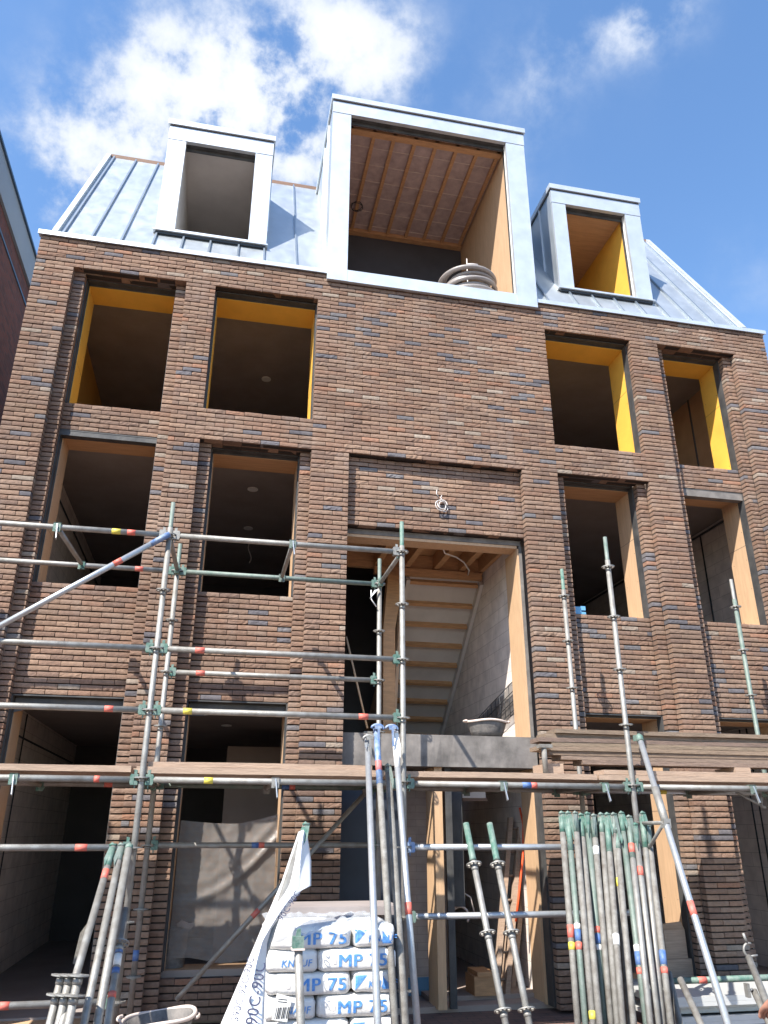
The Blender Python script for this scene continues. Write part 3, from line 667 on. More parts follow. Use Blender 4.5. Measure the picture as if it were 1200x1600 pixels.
# ================================================================== neighbour on the left
nbh = empty('old_brick_building', (-3.6, 3, 0), 'neighbouring dark red brick building with deep grey roof fascia at the left edge', 'building')
NT = 1.6+2.485*3.6
b = MB(); b.box((-9, .35, 0), (-3.64, 14, NT-.35)); obj('wall', b, M['old_brick'], nbh)
b = MB(); b.box((-9, .25, 1.6+2.326*3.6), (-3.6, 14.1, NT-.04)); obj('fascia', b, M['fascia'], nbh)
b = MB(); b.box((-9.02, .22, NT-.04), (-3.57, 14.1, NT)); b.box((-9, .33, 9.62), (-3.625, 14.05, 9.66)); each('roof_trim', b, M['fascia_trim'], nbh)

# ================================================================== SCAFFOLD
FY, BY, TR = -1.45, -.41, .0242
FX = [-2.6, -.53, 1.56, 3.63, 5.70]
scaf = empty('scaffolding', (1.5, -.93, 0), 'galvanised tube scaffold with green joints and a plank deck in front of the house', 'scaffold')
def rosette(mb, p, ax=Vector((0, 0, 1))):
    ax = ax.normalized(); u = (Vector((0, 1, 0)) if abs(ax.y) < .9 else Vector((1, 0, 0))).cross(ax).normalized(); w = ax.cross(u); h = .0045
    n = 32
    def ring(r0, r1, hh):
        idx = []
        for k in range(n):
            c, s_ = math.cos(2*math.pi*k/n), math.sin(2*math.pi*k/n); d = u*c+w*s_
            idx.append([mb.vert(p+d*r0+ax*hh), mb.vert(p+d*r1+ax*hh), mb.vert(p+d*r1-ax*hh), mb.vert(p+d*r0-ax*hh)])
        for k in range(n):
            A = idx[k]; B = idx[(k+1) % n]
            for j in range(4): mb.face((A[j], A[(j+1) % 4], B[(j+1) % 4], B[j]))
    ring(.053, .062, h); ring(TR-.001, .034, h*1.5)
    for k in range(8):
        a = 2*math.pi*(k+.5)/8; d = u*math.cos(a)+w*math.sin(a); e = ax.cross(d)*.0065
        q = [p+d*.033-e, p+d*.054-e, p+d*.054+e, p+d*.033+e]
        mb.prism([x-ax*h for x in q], tuple(ax*2*h))
def tape(parent, p0, p1, m, r=TR+.0012):
    b = MB(); b.tube([p0, p1], r, 14); return obj('tape', b, M[m], parent)
def standard(x, y, ztop, m='galv', topm='green', taps=(), spig=.30, z0=.0, ros=None, split=None, rl=None):
    b = MB(); b.tube([(x, y, z0), (x, y, ztop-spig+.06)], TR, 16)
    b.cur = 1; b.tube([(x, y, ztop-spig+.06), (x, y, ztop-spig+.065), (x, y, ztop)], [TR, TR*.80, TR*.80], 14)
    o = obj('standard', b, [M[m], M[topm]], scaf)
    for z in [k*.5-.0 for k in range(1, 9)]:
        if z < ztop-.1 and z > z0:
            b = MB(); rosette(b, Vector((x, y, z if z > 2.1 else z-.015))); b.tube([(x, y, z-.045), (x, y, z-.02)], TR+.002, 14); obj('rosette', b, M['galv'], o)
    for (za, zb, mm) in taps: tape(o, (x, y, za), (x, y, zb), mm)
    return o
F1 = standard(FX[1], FY, 4.31, 'galv', 'greenish'); F2 = standard(FX[2], FY, 4.30, 'galv', 'green'); F3 = standard(FX[3], FY, 4.31, 'galv', 'greenish')
B1 = standard(-.50, BY, 4.29, 'galv', 'greenish', [(.60, .68, 'blue_tape')]); B2 = standard(1.56, BY, 4.28, 'galv', 'greenish'); B3 = standard(3.63, BY, 4.31, 'galv', 'green'); B4 = standard(5.74, BY, 4.33, 'greenish', 'galv')
for x in (FX[0],): standard(x, FY, 4.3); standard(x, BY, 4.3)
standard(FX[4], FY, 4.3)
def head(mb, p, d, up=True):
    """wedge head gripping a rosette; d = unit vector from the standard outwards"""
    d = Vector(d); s_ = Vector((-d.y, d.x, 0)); a = p+d*.028; g_ = .8
    q = [a-s_*.020, a+d*.055-s_*.024, a+d*.055+s_*.024, a+s_*.020]
    mb.prism([x+Vector((0, 0, -.040)) for x in q], (0, 0, .03)); mb.prism([x+Vector((0, 0, .010)) for x in q], (0, 0, .03))
    a2 = p+d*.058
    mb.prism([a2-s_*.024+Vector((0, 0, -.040)), a2+d*.03-s_*.024+Vector((0, 0, -.030)), a2+d*.03+s_*.024+Vector((0, 0, -.030)), a2+s_*.024+Vector((0, 0, -.040))], (0, 0, .062))
    w = p+d*.046                                   # wedge plate
    mb.prism([w-s_*.003+Vector((0, 0, -.062)), w+d*.008-s_*.003+Vector((0, 0, -.065)), w+d*.016-s_*.003+Vector((0, 0, .075)), w-d*.008-s_*.003+Vector((0, 0, .07))], tuple(s_*.006))
def ledger(x0, x1, y, z, m='galv', heads='green', taps=(), hl=True, hr=True, ends=None):
    b = MB(); b.tube([(x0+.08*hl, y, z), (x1-.08*hr, y, z)], TR, 16); o = obj('ledger', b, M[m], scaf)
    if hl: b = MB(); head(b, Vector((x0, y, z)), (1, 0, 0)); obj('wedge_head', b, M[heads], o)
    if hr: b = MB(); head(b, Vector((x1, y, z)), (-1, 0, 0)); obj('wedge_head', b, M[heads], o)
    for (xa, xb, mm) in taps: tape(o, (xa, y, z), (xb, y, z), mm)
    return o
def tx(px, py, y): return at(px, py, y).x
def tp(pxa, pxb, py, y, m): return (tx(pxa, py, y), tx(pxb, py, y), m)
# front row
ledger(FX[0], FX[1], FY, 4.0, taps=[tp(175, 189, 830, FY, 'yellow_tape'), tp(199, 212, 832, FY, 'red')], heads='galv')
ledger(FX[1], FX[2], FY, 4.0, heads='galv')
ledger(FX[0], FX[1], FY, 3.0, heads='green', m='galv'); ledger(FX[1], FX[2], FY, 3.0, heads='green', taps=[tp(305, 320, 1015, FY, 'red')])
ledger(FX[0], FX[1], FY, 2.5, heads='green', taps=[tp(163, 177, 1110, FY, 'red')]); ledger(FX[1], FX[2], FY, 2.5, heads='green', taps=[tp(286, 300, 1112, FY, 'yellow_tape'), tp(560, 575, 1118, FY, 'red')])
Z2 = 1.985
ledger(FX[0], FX[1], FY, Z2-.015, taps=[tp(147, 156, 1218, FY, 'red')], heads='green'); ledger(FX[1], FX[2], FY, Z2-.015, taps=[tp(319, 333, 1217, FY, 'yellow_tape')])
ledger(FX[2], FX[3], FY, Z2-.015, m='galv', taps=[tp(815, 829, 1222, FY, 'blue_tape'), tp(829, 838, 1222, FY, 'red')]); ledger(FX[3], FX[4], FY, Z2-.015)
ledger(FX[0], FX[1], FY, 1.485, taps=[tp(117, 136, 1329, FY, 'red')]); ledger(FX[2], FX[3], FY, 1.485, m='galv_new', heads='blue')
ledger(FX[2], FX[3], FY, .985, m='galv_new', heads='green', taps=[(FX[2]+.10, FX[2]+.28, 'white_tape')][:0])
ledger(FX[0], FX[1], FY, .485, taps=[tp(-6, 12, 1590, FY, 'red')])
ledger(FX[3], FX[4], FY, .485, m='green', taps=[tp(1090, 1103, 1533, FY, 'red')])
# back row
ledger(FX[0], -.50, BY, 4.0, taps=[tp(211, 224, 890, BY, 'red')]); ledger(-.50, 1.56, BY, 4.0, m='greenish')
ledger(-.50, 1.56, BY, 3.0, taps=[tp(306, 320, 1053, BY, 'red')])
ledger(FX[0], -.50, BY, Z2, taps=[tp(163, 176, 1228, BY, 'red')]); ledger(-.50, 1.56, BY, Z2, m='greenish', taps=[tp(440, 452, 1230, BY, 'blue_tape'), tp(452, 461, 1230, BY, 'red')])
ledger(1.56, 3.63, BY, Z2, taps=[tp(731, 740, 1227, BY, 'red')]); ledger(3.63, 5.74, BY, Z2, m='galv_new', taps=[tp(1030, 1040, 1236, BY, 'yellow_tape')])
ledger(-.50, 1.56, BY, 1.485, m='galv', taps=[tp(393, 404, 1322, BY, 'blue_tape'), tp(404, 413, 1322, BY, 'red')])
# transoms between the rows, with the claws of the middle ones
def transom(xf, xb, z, m='galv', claws=None, taps=()):
    b = MB(); a, c = Vector((xf, FY, z)), Vector((xb, BY, z)); b.tube([a+Vector((0, .06, 0)), c-Vector((0, .06, 0))], .021, 12); o = obj('transom', b, M[m], scaf)
    if claws:
        for q, sg in ((a, 1), (c, -1)):
            b = MB(); b.box((q.x-.03, q.y-.034, z-.05), (q.x+.03, q.y-.027, z+.03)); b.box((q.x-.03, q.y-.034, z+.024), (q.x+.03, q.y+.034, z+.032)); b.box((q.x-.03, q.y+.027, z-.03), (q.x+.03, q.y+.034, z+.03))
            b.box((q.x-.012, q.y-.045, z-.04), (q.x+.012, q.y-.034, z+.0))
            obj('claw', b, M[claws], o)
        b = MB(); b.prism([(xf-.004, FY-.04, z+.02), (xf-.004, FY-.028, z+.02), (xf+.012, FY-.05, z-.13), (xf+.012, FY-.075, z-.12)], (.008, 0, 0)); obj('wedge', b, M['galv_new'], o)
    else:
        for q, d in ((a, (0, 1, 0)), (c, (0, -1, 0))):
            b = MB(); head(b, q, d); obj('wedge_head', b, M['green'], o)
    return o
for z in (4.0, Z2-.01):
    for xf, xb in ((FX[1], -.50), (FX[2], 1.56), (FX[3], 3.63)):
        if z > 3 and xf > 3: continue
        transom(xf, xb, z)
transom(tx(90, 824, FY), tx(128, 884, BY), 4.0, 'galv', 'green'); transom(tx(457, 850, FY), tx(440, 905, BY), 4.0, 'galv', 'greenish')
for px, mm in ((21, 'green'), (430, 'galv'), (785, 'greenish'), (943, 'green'), (1172, 'greenish')): x = tx(px, 1222, FY); transom(x, x, Z2-.015, 'galv', mm)
# diagonal braces
b = MB(); b.tube([at(262, 836, FY-.05), at(0, 978, FY-.05)+ (at(0, 978, FY-.05)-at(262, 836, FY-.05))*.35], TR, 16)
br = obj('diagonal_brace', b, M['galv_new'], scaf); pa, pb = at(262, 836, FY-.05), at(0, 978, FY-.05)
b = MB(); b.tube([pa+(pa-pb).normalized()*.02, pa-(pa-pb).normalized()*.16], TR+.002, 12); obj('brace_end', b, M['blue'], br)
u_ = (pb-pa); tape(br, pa+u_*.29, pa+u_*.34, 'red')
b = MB(); pa, pb = at(572, 1238, BY-.05), at(285, 1552, BY-.05); b.tube([pa, pb+(pb-pa)*.03], .021, 14); br = obj('diagonal_brace', b, M['galv'], scaf); u_ = pb-pa; tape(br, pa+u_*.615, pa+u_*.65, 'red', .0225)
b = MB(); b.box((pa.x-.03, pa.y-.02, pa.z-.03), (pa.x+.03, pa.y+.02, pa.z+.03)); obj('brace_end', b, M['galv_old'], br)
# inclined side brace on the right with a coupler halfway
pa = at(999, 1152, FY-.10); pm = at(1040, 1292, FY-.42); pb = at(1137, 1600, FY-1.45); u_ = (pb-pa)
pz = pb+u_.normalized()*.75
b = MB(); b.tube([pa, pz if pz.z > 0 else pa+u_*((pa.z-.01)/(pa.z-pz.z))*((pz-pa).length/u_.length)], TR, 18); br = obj('raking_tube', b, M['galv_new'], scaf)
b = MB(); b.tube([pa-u_.normalized()*.03, pa-u_.normalized()*.0, pa+u_.normalized()*.05], [.018, TR+.010, TR+.008], 8); b.box((pa.x-.035, pa.y+.0, pa.z-.03), (pa.x+.02, pa.y+.05, pa.z+.02)); obj('coupler', b, M['green'], br)
tape(br, pa+u_*.655, pa+u_*.70, 'red')
b = MB(); t0 = .235; q0, q1 = pa+u_*t0, pa+u_*(t0+.15); b.tube([q0, q1], TR+.007, 14); b.box((q1.x-.03, q1.y-.02, q1.z-.02), (q1.x+.03, q1.y+.03, q1.z+.05)); obj('sleeve', b, M['galv'], br)
b = MB(); c0 = q1+Vector((-.02, 0, .02)); c1 = Vector((FX[3], FY, c0.z+.0)); b.tube([c0, c1], .016, 10); c2 = c1+Vector((.0, 0, -.30)); b.tube([c0, c2], .014, 10); obj('bracket_arm', b, M['galv'], br)
# small hooked tube ends at the right of the deck ledger
b = MB(); p0 = at(1168, 1242, -1.2); b.tube([at(1150, 1238, -1.2), at(1196, 1262, -1.2)], .012, 8); b.tube([at(1188, 1240, -1.2), at(1190, 1262, -1.2)], .014, 8); each('hook_bar', b, M['galv'], scaf)
b = MB(); b.prism([at(585, 922, BY-.05), at(592, 920, BY-.05), at(578, 935, BY-.05)], (0, .01, 0)); b.tube([at(580, 922, BY-.04), at(580, 936, BY-.04), at(588, 948, BY-.04)], .006, 6); obj('safety_catch', b, M['white'], scaf)

# deck planks
def plank(mb, x0, x1, y0, y1, z0, z1, tilt=0.0):
    n = max(2, int((x1-x0)/.35)); pr = None; s0 = random.uniform(0, 99)
    for i in range(n+1):
        x = x0+(x1-x0)*i/n; dz = .004*noise.noise(Vector((x*.9, s0, 0)))+tilt*i/n; dy = .004*noise.noise(Vector((x*.8, s0, 7)))
        r_ = [mb.vert(p) for p in ((x, y0+dy, z0+dz), (x, y1+dy, z0+dz), (x, y1+dy, z1+dz), (x, y0+dy, z1+dz))]
        if pr:
            for j in range(4): mb.face((pr[j], r_[j], r_[(j+1) % 4], pr[(j+1) % 4])[::-1])
        else: mb.face(r_[::-1] if False else r_)
        pr = r_
    mb.face(pr[::-1])
DZ = Z2+.035
ys_ = [FY-.0+i*.208 for i in range(5)]
for i, y in enumerate(ys_):
    w = .20
    for (xa, xb) in ((FX[0]-.1, -.62+.05*i), (-.58+.05*i, 1.40), (1.42, 3.30), (3.05 if i == 9 else 3.32, FX[4]+.3)):
        b = MB(); plank(b, xa, xb, y, y+w, DZ+random.uniform(0, .006), DZ+.048+random.uniform(0, .004)); obj('deck_board', b, M['plank'], scaf)
for (xa, xb, y, dz) in ((-.50, 1.30, FY+.03, .052), (3.38, FX[4]+.2, FY+.02, .052)):
    b = MB(); plank(b, xa, xb, y, y+.2, DZ+dz, DZ+dz+.038); obj('deck_board', b, M['plank'], scaf)

# loose planks stacked on the deck at the right, each one a thing
SY = -1.18
rows = [(905, 1200, 1188), (892, 1200, 1181), (862, 1200, 1172), (885, 1200, 1166), (868, 1200, 1160), (905, 1200, 1153), (880, 1200, 1146)]
def tintobj(b, c): b.cc = c
zb0 = at(1000, 1196, SY).z
PG = 'loose planks stacked on the scaffold deck'
for k in range(8):
    x0 = {0: 3.30, 1: 3.10, 2: 2.98, 3: 2.88, 4: 3.02, 5: 2.90, 6: 2.97, 7: 3.06}[k]
    z0 = zb0+.0385*k; b = MB(); kk = random.uniform(.8, 1.2); b.cc = (kk, kk*random.uniform(.95, 1.02), kk*random.uniform(.9, 1.0))
    dx = random.uniform(-.02, .02); plank(b, x0+.0, 5.9+random.uniform(-.3, .3), SY+dx, SY+.22+dx, z0, z0+.0365)
    nm = ['lowest', 'second', 'third', 'fourth', 'fifth', 'sixth', 'seventh', 'topmost'][k]
    tag(obj('scaffold_plank', b, M['plank_old']), ('%s weathered plank in the stack on the scaffold deck' % nm) if k in (0, 7) else ('%s weathered plank from the bottom of the stack on the scaffold deck' % nm), 'plank', PG)
for i, (xc, ) in enumerate(((3.0,), (4.9,))):
    b = MB(); z_ = DZ+.05; plank(b, xc-.06, xc+.10, SY-.03, SY+.30, z_+.045 if xc > 4 else z_, zb0-.003)
    tag(obj('bearer_block', b, M['plank']), ['short timber bearer under the left end of the plank stack', 'short timber bearer under the right part of the plank stack'][i], 'block', 'bearers under the plank stack')
b = MB(); q = at(902, 1160, -1.3); b.tube([(2.90, -1.27, DZ+.05), (2.90, -1.27, DZ+.30)], .024, 12); b.box((2.85, -1.30, DZ+.28), (2.97, -1.22, DZ+.31)); tag(obj('short_tube', b, M['galv_old']), 'short tube stub standing on the deck against the left end of the plank stack', 'tube')

# ================================================================== loose tubes leaning about
def loose(a, b_, name, label, cat, group, m='galv_old', r=TR, taps=(), flat=None, topm=None, toplen=.25, ros=()):
    """tube from a (top) to b_ (foot, carried on down to the ground)"""
    a = Vector(a); b_ = Vector(b_); u = b_-a
    t = (a.z-.0)/(a.z-b_.z) if b_.z > 0 else 1.0
    foot = a+u*t; foot.z = max(foot.z, 0.001); un = u.normalized()
    e = empty(name, foot, label, cat, group)
    o = MB(); o.tube([a, foot], r, 16); tub = obj('tube', o, M[m], e)
    if topm:
        o = MB()
        if flat:                                  # flattened end of a brace with its pin hole, folded wedge head
            s_ = Vector((1, .15, 0)); 
            o.tube([a+un*.03, a+un*toplen], [r+.0015, r+.001], 14)
            k0 = .9+.2*random.random(); hw = .024*k0
            o.tube([a-s_*hw+Vector((0, -.012, .004)), a-s_*hw*.3+Vector((0, -.02, .014)), a+s_*hw*.4+Vector((0, -.02, .006)), a+s_*hw+Vector((0, -.01, .01))], [.010, .014, .011, .009], 8)
            o.prism([a+un*.07-s_*.021-Vector((0, .02, 0)), a+un*.07+s_*.021-Vector((0, .02, 0)), a+s_*.016-Vector((0, .02, 0)), a-s_*.020-Vector((0, .02, 0))], (0, .04, 0))
            sg = random.choice((-1, 1, 1)); lp = .11+random.random()*.11
            o.prism([a-s_*.010*sg-Vector((0, .030, 0)), a+s_*.022*sg-Vector((0, .030, 0)), a+un*lp*.6+s_*.034*sg-Vector((0, .040, 0)), a+un*lp+s_*.020*sg-Vector((0, .044, 0))], (0, .008, 0))
        else: o.tube([a-un*.003, a+un*toplen], r+.0012, 16)
        obj('tube_end', o, M[topm], e)
    for (t0, t1, mm) in taps: o = MB(); o.tube([a+u*t0, a+u*t1], r+.0016, 14); obj('tape', o, M[mm], tub)
    for d in ros: o = MB(); rosette(o, a+un*d, u); o.tube([a+un*(d+.015), a+un*(d+.045)], r+.004, 14); obj('rosette', o, M['galv'], e)
    return e
# big bunch at the right: tops hang on a line, feet towards the viewer
GR = 'tubes leaning in the bunch right of the doorway'
tops = [(877, 1272), (887, 1272), (898, 1272), (907, 1275), (917, 1273), (927, 1276), (938, 1274), (948, 1274), (958, 1274), (963, 1298), (970, 1272), (982, 1278), (992, 1290), (1003, 1272), (1012, 1292)]
feet = [(903, 1600), (915, 1600), (927, 1600), (937, 1600), (946, 1600), (955, 1600), (965, 1600), (973, 1600), (984, 1600), (990, 1600), (1010, 1600), (1016, 1600), (1028, 1600), (1036, 1600), (1048, 1600)]
ords = ['leftmost', 'second', 'third', 'fourth', 'fifth', 'sixth', 'seventh', 'eighth', 'ninth', 'tenth', 'eleventh', 'twelfth', 'thirteenth', 'fourteenth', 'rightmost']
tapl = {0: [(.575, .635, 'red'), (.655, .69, 'yellow_tape')], 1: [(.57, .595, 'white_tape'), (.598, .65, 'blue_tape'), (.655, .69, 'red')], 2: [(.95, .985, 'yellow_tape')], 4: [(.58, .61, 'red'), (.615, .66, 'blue_tape'), (.665, .69, 'white_tape')],
        5: [(.17, .215, 'white_tape')], 7: [(.62, .67, 'white_tape')], 8: [(.34, .385, 'yellow_tape')], 10: [(.67, .70, 'white_tape'), (.70, .76, 'blue_tape'), (.77, .80, 'red')], 11: [(.15, .20, 'red')], 12: [(.24, .29, 'red')], 14: [(.67, .74, 'blue_tape'), (.75, .78, 'red')]}
tcol = {0: 'a yellow tape', 1: 'a blue tape', 2: 'a low yellow tape', 4: 'a blue tape', 5: 'a white tape', 7: 'a whitish tape', 8: 'a yellow tape', 10: 'a blue tape', 11: 'a red tape', 12: 'a red tape', 14: 'a blue tape'}
for i, (a, f) in enumerate(zip(tops, feet)):
    ya = -1.53-.03*(i % 3)-(.10 if i in (9, 12) else 0); yf = -2.10-.05*(i % 4)-.1*(i in (9, 12))
    mm = 'greenish' if i in (1, 4, 10) else ('galv' if i in (11, 12, 13) else 'galv_old')
    lab = ('%s tube in the bunch right of the doorway' % ords[i] if i in (0, 14) else '%s tube from the left in the bunch right of the doorway' % ords[i])+((', '+tcol[i][2:]) if i in tcol else '')
    loose(at(a[0], a[1], ya), at(f[0], f[1], yf), 'scaffold_tube', lab, 'scaffold tube', GR, mm, TR-.001*(i % 2), tapl.get(i, ()), True, 'green' if i % 3 != 2 else 'greenish', .16+.2*random.random()*(i % 2))
# left bunch
GL = 'tubes leaning at the lower left'
loose(at(177, 1322, -1.55), at(97, 1600, -2.55), 'scaffold_tube', 'leftmost tall tube of the lower left bunch, orange tape under its green end', 'scaffold tube', GL, 'galv', TR, [(.17, .23, 'red')], True, 'green', .20)
loose(at(190, 1322, -1.55), at(131, 1600, -2.45), 'scaffold_tube', 'middle tall tube of the lower left bunch, green end and no tape', 'scaffold tube', GL, 'galv', TR, (), True, 'greenish', .14)
loose(at(202, 1322, -1.56), at(152, 1600, -2.40), 'scaffold_tube', 'thick right hand tube of the lower left bunch, standing in front of the post', 'scaffold tube', GL, 'galv', TR+.003, (), None, 'green', .03)
for i, (tx_, fx_) in enumerate(((97, 78), (110, 92), (123, 107))):
    loose(at(tx_, 1524, -2.45-.05*i), at(fx_, 1600, -2.47-.05*i), 'short_standard', ['leftmost', 'middle', 'rightmost'][i]+' of the three short grey posts with rosettes at the lower left', 'post', 'short posts at the lower left', 'galv', TR, (), None, None, .1, (.0, .10))
loose(at(196, 1420, -1.75), at(168, 1600, -2.2), 'scaffold_post', 'white and green post with blue tapes behind the lower left bunch', 'post', GL, 'galv', TR, [(.36, .42, 'blue_tape'), (.55, .60, 'blue_tape'), (.43, .53, 'white_tape'), (.75, .80, 'red')], None, None, .2, (.25, .95))
# centre bunch
GC = 'tubes leaning against the middle post'
loose(at(574, 1152, -1.56), at(590, 1600, -2.75), 'brace_tube', 'leftmost of the white topped middle tubes, in front of the bag stack', 'brace', GC, 'galv_new', TR, (), True, 'galv_new', .12)
loose(at(588, 1140, -1.60), at(617, 1600, -2.60), 'brace_tube', 'grey tube with long blue painted top leaning at the middle post', 'brace', GC, 'galv_old', TR, [(.14, .18, 'red')], None, 'blue', .50)
loose(at(606, 1198, -1.58), at(633, 1600, -2.55), 'scaffold_tube', 'shorter middle tube with a green hook on its top, behind the white one', 'scaffold tube', GC, 'galv_old', TR+.003, (), True, 'greenish', .05)
loose(at(617, 1146, -1.58), at(652, 1600, -2.30), 'brace_tube', 'bright white tube with a pointed top and a red tape, rightmost in the middle', 'brace', GC, 'galv_new', TR, [(.64, .68, 'red')], True, 'white', .3)
# hooks (clamps) at the tops of the middle bunch
for i, (cx_, cy_, mm) in enumerate(((590, 1138, 'blue'), (612, 1139, 'blue'), (577, 1155, 'galv'))):
    p = at(cx_, cy_, -1.64); b = MB()
    b.tube([p+Vector((-.05*math.cos(a_), 0, .03*math.sin(a_))) for a_ in [k*.5 for k in range(8)]], .011, 8)
    b.prism([p+Vector((-.02, -.02, -.01)), p+Vector((.035, -.02, 0)), p+Vector((.03, -.02, .025)), p+Vector((-.03, -.02, .02))], (0, .035, 0))
    b.prism([p+Vector((-.006, -.03, 0)), p+Vector((.012, -.03, 0)), p+Vector((.016, -.03, -.14)), p+Vector((0, -.03, -.145))], (0, .008, 0))
    tag(obj('coupler', b, M[mm]), ['dark blue half coupler hooked on the blue topped tube', 'dark half coupler hanging left of the white pointed tube', 'grey half coupler on the leftmost middle tube'][i], 'coupler', 'couplers hanging at the middle post')
# two loose standards leaning at the doorway
GD = 'standards leaning in front of the doorway'
for i, (a, f) in enumerate((((728, 1287), (790, 1600)), ((765, 1287), (827, 1600)))):
    e = loose(at(a[0], a[1], -1.55)+Vector((0, 0, 0)), at(f[0], f[1], -2.15), 'loose_standard', ['left', 'right'][i]+' one of two grey disc posts with green tops leaning at the doorway', 'post', GD, 'galv', TR, (), None, None, .2, (.33, .83, 1.33))
    a3 = at(a[0], a[1], -1.55); f3 = at(f[0], f[1], -2.15); un = (f3-a3).normalized()
    b = MB(); b.tube([a3-un*.002, a3+un*.28, a3+un*.30], [TR+.001, TR+.002, TR+.006], 14); obj('spigot', b, M['green'], e)
# post with a green screw head in front of the bags, and another leaning at the far right
e = loose(at(466, 1478, -2.95), at(470, 1600, -2.95), 'prop_post', 'short grey prop with a green head in front of the bags', 'post', None, 'galv', TR, (), None, None)
p = at(466, 1478, -2.95); b = MB(); b.box((p.x-.035, p.y-.03, p.z-.01), (p.x+.03, p.y+.03, p.z+.05)); b.prism([p+Vector((-.015, -.01, .05)), p+Vector((.015, -.01, .05)), p+Vector((.01, -.01, .09)), p+Vector((-.01, -.01, .085))], (0, .03, 0)); b.cur = 1; b.box((p.x-.04, p.y-.035, p.z-.02), (p.x+.035, p.y+.035, p.z-.01)); obj('head_fitting', b, [M['green'], M['pale_rim']], e)
e = loose(at(1170, 1496, -2.3), at(1198, 1570, -2.6), 'prop_post', 'pale leaning post with a forked open claw on top at the right edge', 'post', None, 'pale', TR) if False else loose(at(1170, 1496, -2.3), at(1200, 1572, -2.7), 'prop_post', 'pale leaning post with an open forked claw on top at the right edge', 'post', None, 'galv_old', TR)
p = at(1170, 1492, -2.3); b = MB(); b.tube([p+Vector((.045*math.cos(a_)+.01, 0, .045*math.sin(a_)+.03)) for a_ in [1.1+k*.42 for k in range(9)]], .009, 8); b.tube([p+Vector((-.0, 0, .075)), p+Vector((-.02, 0, .14))], .010, 8); b.tube([p+Vector((0, 0, -.01)), p+Vector((.07, 0, -.005))], .008, 8); obj('claw', b, M['galv'], e)
e = loose(at(1178, 1548, -2.5), at(1192, 1578, -2.6), 'prop_post', 'short pale post with a T end under the forked claw post', 'post', None, 'galv_old', TR-.002)
p = at(1176, 1545, -2.52); b = MB(); b.tube([p, at(1170, 1549, -2.52)], .008, 8); b.box((at(1168, 1549, -2.52).x-.01, p.y-.02, p.z-.05), (at(1168, 1549, -2.52).x+.01, p.y+.02, p.z+.035)); obj('claw', b, M['galv'], e)
# a few tubes standing low between the bunch and the right edge
e = loose(at(1063, 1530, -2.0), at(1095, 1600, -2.3), 'scaffold_tube', 'thin pale tube leaning low to the right of the bunch', 'scaffold tube', None, 'galv_old', TR)
e = loose(at(1045, 1520, -1.7), at(1062, 1600, -2.0), 'scaffold_tube', 'dark grey tube in the shade just right of the bunch', 'scaffold tube', None, 'galv_old', TR)

# ================================================================== bags on a pallet
BX0, BYF = at(415, 1500, -2.42).x, -2.42
pal = empty('pallet', (BX0+.5, BYF+.35, 0), 'wooden pallet under the stack of white plaster bags', 'pallet')
b = MB()
for i in range(5): b.box((BX0-.02, BYF+.02+i*.16, .12), (BX0+1.0, BYF+.12+i*.16, .142))
obj('deck_slat', b, M['plank'], pal)
for x_ in (0, .44, .88): b = MB(); b.box((BX0+x_, BYF+.03, .0), (BX0+x_+.1, BYF+.75, .118)); obj('bearer', b, M['plank'], pal)
def sup(t, p): return math.copysign(abs(t)**p, t)
def bag_geo(w, d, h):
    """pillow-shaped bag: returns f(u,v) points; w along x, d along y, h height"""
    def f(a, e):                    # superellipsoid
        ca, sa = math.cos(a), math.sin(a); ce, se = math.cos(e), math.sin(e)
        return Vector((w/2*sup(ce, .27)*sup(ca, .17), d/2*sup(ce, .27)*sup(sa, .17), h/2*sup(se, .42)))
    return f
def text_mesh(s, size, font_shear=0.0, bold=0.0):
    cu = bpy.data.curves.new('t', 'FONT'); cu.body = s; cu.size = size; cu.shear = font_shear; cu.offset = bold; cu.space_character = 1.1; cu.resolution_u = 4
    o = bpy.data.objects.new('t', cu); col.objects.link(o); bpy.context.view_layer.update()
    me = bpy.data.meshes.new_from_object(o.evaluated_get(bpy.context.evaluated_depsgraph_get()))
    bm = bmesh.new(); bm.from_mesh(me); bmesh.ops.remove_doubles(bm, verts=bm.verts[:], dist=1e-6)
    mx_ = max(v.co.x for v in bm.verts); my_ = max(v.co.y for v in bm.verts)
    for ax, lim in ((0, mx_), (1, my_)):
        c = size*.12
        while c < lim:
            co = Vector((c, 0, 0)) if ax == 0 else Vector((0, c, 0)); no = Vector((1, 0, 0)) if ax == 0 else Vector((0, 1, 0))
            bmesh.ops.bisect_plane(bm, geom=bm.verts[:]+bm.edges[:]+bm.faces[:], plane_co=co, plane_no=no); c += size*.12
    bm.to_mesh(me); bm.free()
    v = [tuple(q.co) for q in me.vertices]; f = [tuple(p.vertices) for p in me.polygons]
    bpy.data.objects.remove(o); bpy.data.curves.remove(cu); bpy.data.meshes.remove(me); return v, f
def thick(T, kx, dx, n):
    V, F = [], []
    for i in range(n):
        o_ = len(V); V += [(v[0]*kx+dx*(i-(n-1)/2), v[1]+dx*.5*((i % 2)-.5), .0006*i) for v in T[0]]; F += [tuple(q+o_ for q in f) for f in T[1]]
    return V, F
T_MP = thick(text_mesh('MP 75', .100, 0.0, 0.0), 1.18, .0022, 4); T_KN = thick(text_mesh('KNAUF', .056, .12, 0.0), 1.0, .0020, 2)
def tri_grid(fn, n=8):
    V = [fn(i/n, j/n) for j in range(n+1) for i in range(n+1)]
    return V, [(j*(n+1)+i, j*(n+1)+i+1, (j+1)*(n+1)+i+1, (j+1)*(n+1)+i) for j in range(n) for i in range(n)]
